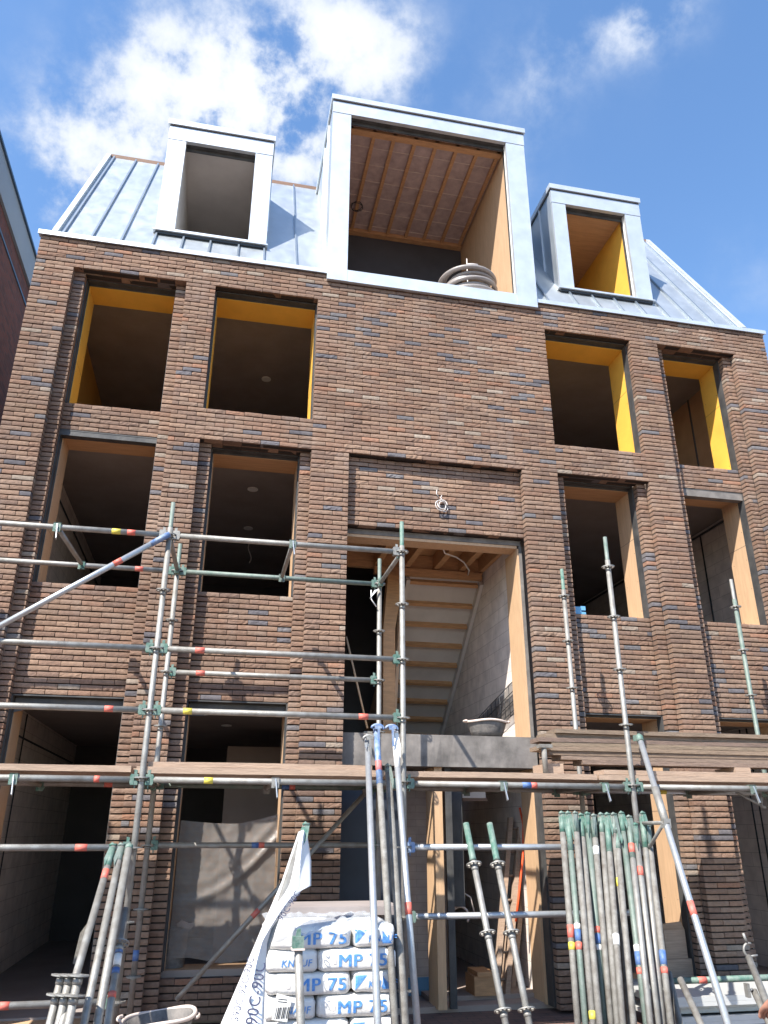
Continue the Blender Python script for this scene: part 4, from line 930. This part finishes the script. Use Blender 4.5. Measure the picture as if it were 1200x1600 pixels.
def front_y(x, z, w, d, h):
    """y of the front of the pillow at local x, z"""
    zz = min(.999, abs(z)/(h/2)); se = zz**(1/.62); e = math.asin(min(1, se)); ce = math.cos(e)
    k = max(1e-4, ce**.38); c = min(.999, abs(x)/(w/2*k))
    ca = c**(1/.28); sa = math.sqrt(max(0, 1-ca*ca)); return -d/2*k*(sa**.28)
from mathutils.bvhtree import BVHTree
def bag(cx, cy, cz, w, d, h, prints, label, seed):
    e = empty('plaster_bag', (cx, cy, cz-h/2), label, 'bag', 'white plaster bags stacked on the pallet')
    f = bag_geo(w, d, h); b = MB(); b.smooth = True; na, ne = 72, 18; grid = []
    def disp(p):
        k = noise.noise(Vector((p.x*7+seed*3.1, p.y*7, p.z*12)))*.011+noise.noise(Vector((p.x*22+seed, p.y*22, p.z*30)))*.0045-abs(noise.noise(Vector((p.x*13+seed, p.y*9, p.z*20))))*.006
        edge = max(0, abs(p.x)/(w/2)-.82)/.18
        k -= edge*.010*(1+math.sin(p.z*150+seed))*.5
        return k
    def loc(p): 
        q = p.copy(); k = disp(p); n = Vector((p.x/(w*w), p.y/(d*d), p.z/(h*h))).normalized(); return q+n*k+Vector((cx, cy, cz))
    for j in range(ne+1):
        ee = -math.pi/2+math.pi*j/ne
        grid.append([b.vert(loc(f(-math.pi+2*math.pi*i/na, ee))) for i in range(na)])
    for j in range(ne):
        for i in range(na): b.face((grid[j][i], grid[j][(i+1) % na], grid[j+1][(i+1) % na], grid[j+1][i]))
    body = obj('bag_body', b, M['bag'], e); bvh = BVHTree.FromPolygons([Vector(q) for q in b.v], b.f)
    def put(V, F, x0, z0, mtr, name):
        b = MB()
        for v in V:
            x, z = x0+v[0], z0+v[1]
            hit = bvh.ray_cast(Vector((cx+x, cy-d, cz+z)), Vector((0, 1, 0)))
            y = hit[0].y if hit[0] else cy-d/2+.02
            b.vert((cx+x, y-.0025-(v[2] if len(v) > 2 else 0), cz+z))
        for q in F: b.face(q)
        obj(name, b, M[mtr], body)
    for kind, x0, z0 in prints:
        if kind == 'MP': put(*T_MP, x0, z0, 'bag_blue', 'print')
        elif kind == 'KN': put(*T_KN, x0, z0, 'bag_blue', 'print')
        elif kind == 'TRI':
            put(*tri_grid(lambda u, v: (.078*u*(1-v), .042-.085*v)), x0, z0, 'bag_blue', 'emblem')
            put(*tri_grid(lambda u, v: (.178+.065*u*v, .036-.075*v)), x0, z0, 'bag_blue', 'emblem')
        elif kind == 'SQ': put([(0, 0), (.02, 0), (.02, .03), (0, .03)], [(0, 1, 2, 3)], x0, z0, 'wire', 'stamp')
    return e
H = .129; ord_ = ['bottom', 'second', 'third', 'fourth', 'fifth', 'sixth', 'top']
ztop = at(500, 1448, BYF).z; nrow = 7; zb = ztop-H*nrow
for r_ in range(nrow):
    zc = zb+H*(r_+.5); even = (nrow-1-r_) % 2 == 0; jx = random.uniform(-.008, .008)
    if even:
        bag(BX0+.275+jx, BYF+.3, zc, .56, .62, H*1.09, [('MP', -.085, -.036), ('SQ', -.14, -.02)], 'bag printed MP 75 on the left of the %s layer%s' % (ord_[r_], ' of the stack' if r_ else ''), r_*2+1)
        bag(BX0+.70+jx, BYF+.3, zc, .29, .62, H*1.08, [('TRI', -.128, .0), ('KN', -.045, -.028), ('TRI2', .045, 0)][:2], 'bag end with triangle emblem and KNAUF on the right of the %s layer' % ord_[r_], r_*2+2)
    else:
        bag(BX0+.165+jx, BYF+.3, zc, .34, .62, H*1.08, [('KN', -.07, -.028)], 'bag end with KNAUF lettering on the left of the %s layer' % ord_[r_], r_*2+1)
        bag(BX0+.59+jx, BYF+.3, zc, .53, .62, H*1.09, [('MP', -.13, -.036), ('SQ', -.16, -.02)], 'bag printed MP 75 on the right of the %s layer' % ord_[r_], r_*2+2)
# paper label pasted on the bags, crumpled clear film over the top of the stack
p = at(437, 1571, BYF-.03); b = MB()
q = [Vector((-.045, 0, -.075)), Vector((.05, 0, -.09)), Vector((.075, 0, .04)), Vector((-.02, 0, .065))]
b.prism([p+v for v in q], (0, .003, 0)); b.cur = 1
for i in range(9): xx = -.03+.010*i+.0; b.prism([p+Vector((xx, -.001, -.07)), p+Vector((xx+(.006 if i % 3 else .003), -.001, -.071)), p+Vector((xx+(.006 if i % 3 else .003)+.012, -.001, -.01)), p+Vector((xx+.012, -.001, -.01))], (0, -.001, 0))
for i in range(2): b.prism([p+Vector((-.012, -.001, .02+.014*i)), p+Vector((.045, -.001, .012+.014*i)), p+Vector((.046, -.001, .016+.014*i)), p+Vector((-.011, -.001, .024+.014*i))], (0, -.001, 0))
tag(obj('paper_label', b, [M['white'], M['shadow_strip']]), 'small crooked paper label with a barcode stuck to the left bags', 'label')
b = MB(); b.smooth = True; n, m_ = 44, 8; g_ = []
for j in range(m_+1):
    row = []
    for i in range(n+1):
        x = BX0+.01+.80*i/n; y = BYF-.01+.10*j; k = noise.noise(Vector((x*9, y*9, 2)))*.035+noise.noise(Vector((x*25, y*20, 4)))*.015
        z = ztop+.012+abs(k)-(.045+.02*math.sin(x*30) if j == 0 else 0)
        row.append(b.vert((x, y-(.02 if j == 0 else 0), z)))
    g_.append(row)
for j in range(m_):
    for i in range(n): b.face((g_[j][i], g_[j][i+1], g_[j+1][i+1], g_[j+1][i]))
def film_mat():
    m = bpy.data.materials.new('clear_film'); m.use_nodes = True; t = m.node_tree; p_ = t.nodes['Principled BSDF']
    p_.inputs['Base Color'].default_value = (.75, .80, .85, 1); p_.inputs['Roughness'].default_value = .25; p_.inputs['Alpha'].default_value = .45; return m
M['film'] = film_mat()
tag(obj('crumpled_film', b, M['film']), 'crumpled clear wrapping film lying over the top of the bag stack', 'film')
# grey slab / bench behind the bags
b = MB(); b.box((at(440, 1418, -1.7).x, -1.72, at(440, 1432, -1.7).z), (at(625, 1418, -1.7).x, -1.2, at(440, 1418, -1.7).z)); b.box((at(445, 1418, -1.7).x, -1.6, 0), (at(460, 1418, -1.7).x, -1.3, at(440, 1432, -1.7).z)); b.box((at(600, 1418, -1.7).x, -1.6, 0), (at(615, 1418, -1.7).x, -1.3, at(440, 1432, -1.7).z))
tag(obj('work_bench', b, M['concrete']), 'grey dusty bench top just behind the bag stack', 'bench')

# ================================================================== white printed sheet draped over a leaning bar
bar_t, bar_b = at(478, 1290, -2.3), at(376, 1600, -2.96)
u_ = bar_b-bar_t; ft = bar_t+u_*(bar_t.z/(bar_t.z-bar_b.z))
e = loose(bar_t, bar_b, 'scaffold_tube', 'leaning tube with a green end that carries the white printed sheet', 'scaffold tube', None, 'galv', TR, (), True, 'green', .08)
sh = MB(); sh.smooth = True
# left face: from ridge to left edge; right face: from ridge to right edge (flap near the top)
nseg = 40; ridge = []; le = []; re_ = []
Lp = [(0, (466, 1300)), (.25, (440, 1378)), (.5, (408, 1452)), (.75, (377, 1525)), (1.0, (345, 1600))]
Rp = [(0, (480, 1305)), (.10, (486, 1345)), (.25, (486, 1384)), (.34, (470, 1392)), (.5, (432, 1440)), (.52, (424, 1450)), (.6, (417, 1475)), (1.0, (412, 1600))]
Mp = [(0, (474, 1297)), (.25, (463, 1384)), (.5, (428, 1440)), (.62, (409, 1470)), (.8, (392, 1540)), (1.0, (378, 1600))]
def interp(T, t):
    for (a, pa), (b2, pb) in zip(T[:-1], T[1:]):
        if t <= b2: k = (t-a)/(b2-a); return (pa[0]+(pb[0]-pa[0])*k, pa[1]+(pb[1]-pa[1])*k)
    return T[-1][1]
rows_ = []
for i in range(nseg+1):
    t = i/nseg*1.0; yb_ = -2.34-.78*t
    L_, M_, R_ = interp(Lp, t), interp(Mp, t), interp(Rp, t)
    a = at(L_[0], L_[1], yb_+.05); c = at(M_[0], M_[1], yb_-.05); d = at(R_[0], R_[1], yb_+.03)
    row = []
    for j in range(7):
        q = a.lerp(c, j/6); q.y += .012*noise.noise(Vector((q.x*9, q.z*3, 1))); row.append(q)
    for j in range(1, 7):
        q = c.lerp(d, j/6); q.y += .012*noise.noise(Vector((q.x*9, q.z*5, 1))); row.append(q)
    rows_.append(row)
ext = [v+(rows_[-1][k]-rows_[-6][k])*2.2 for k, v in enumerate(rows_[-1])]
for v in ext: v.z = max(v.z, .02)
rows_.append(ext)
ids = [[sh.vert(q) for q in row] for row in rows_]
for i in range(len(ids)-1):
    for j in range(12): sh.face((ids[i+1][j], ids[i+1][j+1], ids[i][j+1], ids[i][j]))
sheet = obj('printed_sheet', sh, M['sheet_white']); tag(sheet, 'long white lettered sheet draped over a leaning tube beside the bags', 'sheet')
sol = sheet.modifiers.new('thickness', 'SOLIDIFY'); sol.thickness = .002; sol.offset = 0
def sheet_text(s, size, P0, P1, P2, mtr='navy', bold=0.0):
    """lettering laid along P0->P1 with its height towards P2"""
    V, F = text_mesh(s, size, 0, bold); ux = (P1-P0).normalized(); uz = (P2-P0); uz = (uz-ux*uz.dot(ux)).normalized(); w = max(v[0] for v in V); k = (P1-P0).length/w
    b = MB(); nrm_ = ux.cross(uz).normalized(); 
    if nrm_.y > 0: nrm_ = -nrm_
    for v in V: b.vert(P0+ux*v[0]*k+uz*v[1]*k+nrm_*.016)
    for f_ in F: b.face(f_)
    obj('lettering', b, M[mtr], sheet)
def sp(px, py):                                   # depth of the sheet's right face at an image height
    t = (py-1300)/300; return at(px, py, -2.34-.78*t-.03)
sheet_text('90C-90C', .08, sp(401, 1606), sp(415, 1508), sp(388, 1600), 'navy', .0)
sheet_text('S90C-90C-90C', .05, sp(371, 1600), sp(397, 1500), sp(366, 1596), 'navy', 0.0)
sheet_text('90C-90C', .05, sp(441, 1442), sp(469, 1398), sp(434, 1432), 'navy', .0)

# ================================================================== sheeting in the second ground floor window
b = MB(); b.smooth = True; n, m_ = 48, 56; g_ = []
xl, xr = C2[0]+.045, C2[1]-.03; ztp = 1.70; zbt = .47
for j in range(m_+1):
    row = []
    for i in range(n+1):
        u, v = i/n, j/m_
        top = ztp+.05*(2*u-1)**2*0+.06*max(0, u-.6)/.4-.03*math.sin(u*3.1)
        bot = zbt+.02*math.sin(u*9)+.03*(1-u)
        z = bot+(top-bot)*v; x = xl+(xr-xl)*u
        sag = (z-.95)-(.55*u*u+.05*u)                       # big diagonal fold sweeping up to the right
        y = .345-.040*math.exp(-(sag/.05)**2)*(.25+.75*u)-.02*math.exp(-((sag-.16)/.07)**2)*u+.012*noise.noise(Vector((x*4, z*4, 3)))+.007*noise.noise(Vector((x*13, z*11, 6)))+.003*noise.noise(Vector((x*30, z*26, 8)))
        row.append(b.vert((x, y, z)))
    g_.append(row)
for j in range(m_):
    for i in range(n): b.face((g_[j][i], g_[j][i+1], g_[j+1][i+1], g_[j+1][i]))
tag(obj('window_sheeting', b, M['sheeting']), 'translucent woven sheeting with a diagonal fold hung in the low second window', 'sheeting')
b = MB(); px_ = at(268, 1500, .45); b.tube([(px_.x, .50, .425), (px_.x, .50, .74)], [.115, .135], 24, cap=False); b.tube([(px_.x, .50, .425), (px_.x, .50, .43)], .114, 24); b.tube([(px_.x+.137*math.cos(k*.2618), .5+.137*math.sin(k*.2618), .74) for k in range(24)], .008, 8, closed=True)
tag(obj('bucket', b, M['black_plastic']), 'black bucket behind the plastic sheeting on the low window sill', 'bucket')
b = MB(); b.smooth = True; b.tube([(px_.x+.02+.04*k, .44+.01*math.sin(k*3), .775+.016*math.sin(k*1.8)) for k in range(5)], [.01, .03, .034, .028, .012], 8); tag(obj('work_glove', b, M['pale_rim']), 'crumpled pale glove lying on the black bucket behind the sheeting', 'glove')

# ================================================================== tubs
def tub(name, c, rx, ry, h, m_out, m_rim, label, tilt=0, crust=True):
    e = empty(name, c, label, 'tub'); c = Vector(c); b = MB(); b.smooth = True; n = 40; prof = [(.72, 0), (.80, .3), (.90, .7), (.96, 1.0), (.93, 1.0), (.86, .7), (.76, .3), (.68, .08)]
    def P_(k, i):
        a = 2*math.pi*i/n; s_, hh = prof[k]; w = 1+.015*noise.noise(Vector((math.cos(a)*2, math.sin(a)*2, k)))
        return c+Vector((rx*s_*w*math.cos(a), ry*s_*w*math.sin(a), h*hh+tilt*math.cos(a)*h*hh))
    R_ = [[b.vert(P_(k, i)) for i in range(n)] for k in range(len(prof))]
    for k in range(len(prof)-1):
        if k == 4: b.cur = 1
        for i in range(n): b.face((R_[k][i], R_[k][(i+1) % n], R_[k+1][(i+1) % n], R_[k+1][i]))
    b.face(R_[-1]); b.cur = 0; b.face(R_[0][::-1])
    obj('body', b, [M[m_out], M['mortar_tub']], e)
    b = MB(); b.tube([c+Vector((rx*1.0*math.cos(a), ry*1.0*math.sin(a), h+tilt*math.cos(a)*h+.008*math.sin(a*3))) for a in [2*math.pi*i/n for i in range(n)]], .013, 8, closed=True); obj('rim', b, M[m_rim], e)
    for sg in (-1, 1): b = MB(); b.tube([c+Vector((rx*sg*(1+.10*math.sin(t)), ry*.28*math.cos(t), h+.004)) for t in [k*.3927 for k in range(9)]], .011, 8); obj('handle', b, M[m_rim], e)
    return e
tub('mortar_tub', (2.915, .30, 2.565), .235, .17, .155, 'mortar_tub', 'pale_rim', 'mortar crusted black tub with pale rim on the landing edge')
tp_ = at(248, 1590, -1.9); tub('mortar_tub', (tp_.x, -1.9, tp_.z-.26), .235, .25, .26, 'black_plastic', 'pale_rim', 'large round mortar tub with pale rim at the lower left', .10)
b = MB(); zc = tp_.z-.262; b.box((tp_.x-.3, -2.12, .3), (tp_.x+.3, -1.68, zc)); 
for sx in (-.28, .22):
    for sy in (-2.1, -1.76): b.box((tp_.x+sx, sy, 0), (tp_.x+sx+.06, sy+.06, .3))
tag(obj('wooden_crate', b, M['wood_dark']), 'low wooden stand carrying the large mortar tub', 'stand')

# black netting along the stairwell wall, broom stick leaning in the dark doorway
b = MB(); b.smooth = True; n = 20
pts_ = [(3.39, .62+1.6*i/n, 3.24-.30*(i/n)+.01*math.sin(i), 2.60) for i in range(n+1)]
up = [b.vert((p[0]-.02*math.sin(i*.8), p[1], p[2])) for i, p in enumerate(pts_)]; dn_ = [b.vert((p[0], p[1], 2.72+.15*(1-i/n))) for i, p in enumerate(pts_)]
for i in range(n): b.face((dn_[i], dn_[i+1], up[i+1], up[i]))
net = obj('black_netting', b, M['net']); tag(net, 'strip of black netting hung low along the pale stairwell wall', 'netting')
b = MB()
for z in (.0, .12, .24, .36): b.tube([(3.375, .62+1.6*i/n, 3.24-.30*(i/n)-z*(.9)) for i in range(n+1)], .005, 6)
for i in range(0, n+1, 2): b.tube([(3.375, .62+1.6*i/n, 3.24-.30*(i/n)), (3.38, .62+1.6*i/n, 2.85)], .004, 6)
b.build('net_cord', M['shadow_strip'], None); nc = bpy.data.objects['net_cord']; nc.parent = net
b = MB(); b.tube([at(541, 995, .45), at(574, 1138, .3)], .011, 8); b.cur = 1; q = at(574, 1140, .3); b.box((q.x-.04, q.y-.02, 2.56), (q.x+.05, q.y+.02, 2.585)); tag(obj('broom', b, [M['timber_pale'], M['galv_old']]), 'wooden stick with a metal foot leaning in the dark doorway left of the stair', 'broom')

# ================================================================== things in the ground floor doorway
def leaning_board(a, c, w, th, m, name, label, cat, group=None):
    a, c = Vector(a), Vector(c); u = (c-a); s_ = Vector((w, 0, 0)); b = MB(); b.prism([a, a+s_, c+s_, c], (0, th, 0)); return tag(obj(name, b, m), label, cat, group)
def lad(p_top, p_foot, width, label):
    e = empty('ladder', p_foot, label, 'ladder', 'ladders leaning in the doorway'); a, f = Vector(p_top), Vector(p_foot); s_ = Vector((width, .0, 0))
    for k in (0, 1): b = MB(); o_ = s_*k; b.prism([a+o_, a+o_+Vector((.05, 0, 0)), f+o_+Vector((.05, 0, 0)), f+o_], (0, .07, 0)); obj('rail', b, M['plank'], e)
    for k in range(7): q = a.lerp(f, (k+.5)/7); b = MB(); b.tube([q+Vector((.05, .03, 0)), q+s_+Vector((0, .03, 0))], .014, 8); obj('rung', b, M['wood_dark'], e)
lad(at(796, 1277, .9), (atz(768, 1625, .05).x if False else 2.95, .55, .09), .12, 'narrow folded wooden ladder leaning upright in the doorway, left one')
lad(at(812, 1290, 1.05), (3.10, .75, .09), .10, 'darker wooden ladder leaning in the doorway, right one')
b = MB(); b.tube([at(812, 1262, .7), at(818, 1290, .66), at(817, 1340, .62), at(810, 1405, .6), at(806, 1440, .6)], .013, 8); tag(obj('orange_hose', b, M['orange']), 'thin orange hose hanging beside the ladders in the doorway', 'hose')
b = MB(); c0 = at(800, 1440, .5); b.tube([at(797, 1400, .6), at(815, 1406, .62), at(803, 1430, .55), at(800, 1452, .5)], .009, 8)
c_ = at(719, 1432, .45); b = MB(); b.tube([c_+Vector((.09*math.cos(a), 0, .09*math.sin(a))) for a in [k*.3 for k in range(-2, 13)]], .012, 8); b.tube([at(718, 1391, .45), at(735, 1402, .45), at(741, 1425, .45)], .008, 8); tag(obj('cable_ring', b, M['pale_rim']), 'loop of pale hose hanging in the doorway left of the standards', 'hose')
b = MB(); q = at(742, 1560, .6); b.box((q.x-.03, .5, .09), (q.x+.22, .8, .26)); b.box((q.x, .48, .26), (q.x+.18, .82, .30)); tag(obj('timber_offcuts', b, M['timber']), 'brown timber offcuts lying at the foot of the ladders', 'offcuts')

# ================================================================== lower right: stacked pale panels in the shade, box
for k, (dz, dy) in enumerate(((0, 0), (.075, .10), (.15, -.04))):
    b = MB(); x0 = at(1062, 1560, -.9).x; z0 = .12+dz
    b.box((x0-.25+dy, -1.25+dy, z0), (x0+2.2, -.3, z0+.03)); b.box((x0-.25+dy, -1.25+dy, z0+.031), (x0+2.2, -1.21+dy, z0+.07))
    tag(obj('metal_deck', b, M['alu']), ['lowest', 'middle', 'topmost'][k]+' of the pale metal decks stacked at the lower right', 'metal deck', 'metal decks stacked at the lower right')
b = MB(); x0 = at(1062, 1560, -.9).x
for xx in (x0, x0+1.6): b.box((xx, -1.2, 0), (xx+.1, -.35, .118))
tag(obj('bearer_block', b, M['plank']), 'pair of low timber bearers under the stacked metal decks', 'bearers')
b = MB(); q = at(1068, 1490, .15); b.box((q.x-.14, .24, .40), (q.x+.10, .46, .66)); b.prism([(q.x-.14, .24, .66), (q.x+.10, .24, .66), (q.x+.04, .20, .74), (q.x-.20, .20, .72)], (0, .02, 0)); b.box((q.x-.2, .22, .0), (q.x+.2, .5, .398))
tag(obj('cardboard_box', b, M['plank']), 'open brown box standing against the foot of the third bay jamb', 'box')
# trowel on the left pier: long handled tool standing in the dark opening
b = MB(); q = at(118, 1500, .5); b.tube([(q.x, .5, .05), (q.x+.03, .5, q.z-.02)], .014, 8); b.prism([(q.x-.02, .49, q.z-.03), (q.x+.07, .49, q.z-.03), (q.x+.10, .49, q.z+.22), (q.x+.06, .49, q.z+.30), (q.x+.01, .49, q.z+.22)], (0, .012, 0)); tag(obj('spade', b, M['galv_old']), 'spade standing blade up in the dark opening at the lower left', 'spade')

# ================================================================== worker at the right edge (only an arm reaches into the frame)
def person(px, py, py0):
    root = empty('person', (px, py0, 0), 'person with a bare tattooed forearm, dark shirt, mostly outside the right edge', 'person')
    Jn = {'pel': (0, 0, .95), 'ab': (0, 0, 1.12), 'ch': (0, .01, 1.34), 'nk': (0, 0, 1.50), 'hb': (0, .01, 1.56), 'hm': (0, -.0, 1.66), 'ht': (0, .01, 1.75),
          'sl': (-.17, .01, 1.43), 'el': (-.25, .06, 1.15), 'wl': (-.20, .24, 1.0), 'pl': (-.185, .31, .975),
          'sr': (.17, .01, 1.43), 'er': (.24, .04, 1.15), 'wr': (.21, .16, .93), 'pr': (.2, .2, .87),
          'hl': (-.09, 0, .9), 'kl': (-.11, .03, .50), 'al': (-.12, 0, .09), 'tl': (-.13, .15, .04), 'hr_': (.09, 0, .9), 'kr': (.11, .03, .5), 'ar': (.12, 0, .09), 'tr': (.13, .15, .04)}
    E_ = [('pel', 'ab'), ('ab', 'ch'), ('ch', 'nk'), ('nk', 'hb'), ('hb', 'hm'), ('hm', 'ht'), ('ch', 'sl'), ('sl', 'el'), ('el', 'wl'), ('wl', 'pl'), ('ch', 'sr'), ('sr', 'er'), ('er', 'wr'), ('wr', 'pr'),
          ('pel', 'hl'), ('hl', 'kl'), ('kl', 'al'), ('al', 'tl'), ('pel', 'hr_'), ('hr_', 'kr'), ('kr', 'ar'), ('ar', 'tr')]
    rad = {'pel': .14, 'ab': .13, 'ch': .15, 'nk': .055, 'hb': .065, 'hm': .09, 'ht': .06, 'sl': .065, 'el': .045, 'wl': .030, 'pl': .036, 'sr': .065, 'er': .045, 'wr': .03, 'pr': .036, 'hl': .09, 'kl': .06, 'al': .045, 'tl': .035, 'hr_': .09, 'kr': .06, 'ar': .045, 'tr': .035}
    ks = list(Jn); ve = [Vector(Jn[k]) for k in ks]; rr = [rad[k] for k in ks]; ed = [(ks.index(a), ks.index(b)) for a, b in E_]
    for hand, sx in (('pl', -1), ('pr', 1)):
        p0 = Vector(Jn[hand])
        dr = (Vector(Jn[hand])-Vector(Jn['wl' if sx < 0 else 'wr'])).normalized()
        for i in range(5):
            off = Vector(((i-2)*.018 if i < 4 else .03*sx*-1, 0, 0)); ln = [.034, .04, .037, .03, .026][i]
            a = p0+off+dr*.02; b2 = a+dr*ln+Vector((0, 0, -.008)); c2 = b2+dr*ln*.6+Vector((0, 0, -.02))
            i0 = len(ve); ve += [a, b2, c2]; rr += [.010, .009, .008]; ed += [(ks.index(hand), i0), (i0, i0+1), (i0+1, i0+2)]
    me = bpy.data.meshes.new('body'); me.from_pydata([tuple(v) for v in ve], ed, []); o = bpy.data.objects.new('body', me); col.objects.link(o); o.parent = root
    md = o.modifiers.new('skin', 'SKIN'); md.use_smooth_shade = True
    if not me.skin_vertices: pass
    for v, r_ in zip(me.skin_vertices[0].data, rr): v.radius = (r_, r_)
    me.skin_vertices[0].data[0].use_root = True
    s_ = o.modifiers.new('sub', 'SUBSURF'); s_.levels = 2; s_.render_levels = 2
    me.materials.append(M['skin'])
    def cloth(name, keys, edges, grow, m):
        ve2 = [Vector(Jn[k]) if isinstance(k, str) else Vector(k) for k in keys]; me2 = bpy.data.meshes.new(name); me2.from_pydata([tuple(v) for v in ve2], edges, []); c = bpy.data.objects.new(name, me2); col.objects.link(c); c.parent = root
        c.modifiers.new('skin', 'SKIN').use_smooth_shade = True; 
        for v, g_ in zip(me2.skin_vertices[0].data, grow): v.radius = (g_, g_)
        me2.skin_vertices[0].data[0].use_root = True; q_ = c.modifiers.new('sub', 'SUBSURF'); q_.levels = 2; q_.render_levels = 2; me2.materials.append(m)
    cloth('shirt', ['pel', 'ab', 'ch', (0, 0, 1.47), 'sl', (-.22, .04, 1.27), 'sr', (.22, .03, 1.27)], [(0, 1), (1, 2), (2, 3), (2, 4), (4, 5), (2, 6), (6, 7)], [.16, .15, .17, .08, .085, .07, .085, .07], M['cloth'])
    cloth('trousers', ['pel', 'hl', 'kl', (-.12, 0, .12), 'hr_', 'kr', (.12, 0, .12)], [(0, 1), (1, 2), (2, 3), (0, 4), (4, 5), (5, 6)], [.155, .11, .08, .075, .11, .08, .075], M['jeans'])
    b = MB(); b.smooth = True
    for k in range(1): b.tube([(0, .03, 1.64), (0, .02, 1.72), (0, .015, 1.765), (0, .015, 1.785)], [.10, .098, .07, .01], 16)
    h = b.build('hair', M['hair']); h.parent = root
    b = MB()
    for sx in (-.032, .032): b.tube([(sx, -.078, 1.655), (sx, -.086, 1.655)], .010, 8)
    b.tube([(0, -.085, 1.66), (0, -.105, 1.625), (0, -.09, 1.61)], [.008, .014, .01], 8); b.tube([(-.025, -.083, 1.585), (0, -.088, 1.583), (.025, -.083, 1.585)], .006, 6)
    f_ = b.build('face', M['skin']); f_.parent = root
    root.rotation_euler = (0, 0, 0)
    return root
# the left elbow / forearm of the worker lies just inside the frame
q = at(1196, 1562, -5.2)
person(q.x+.39, 0, -5.26)
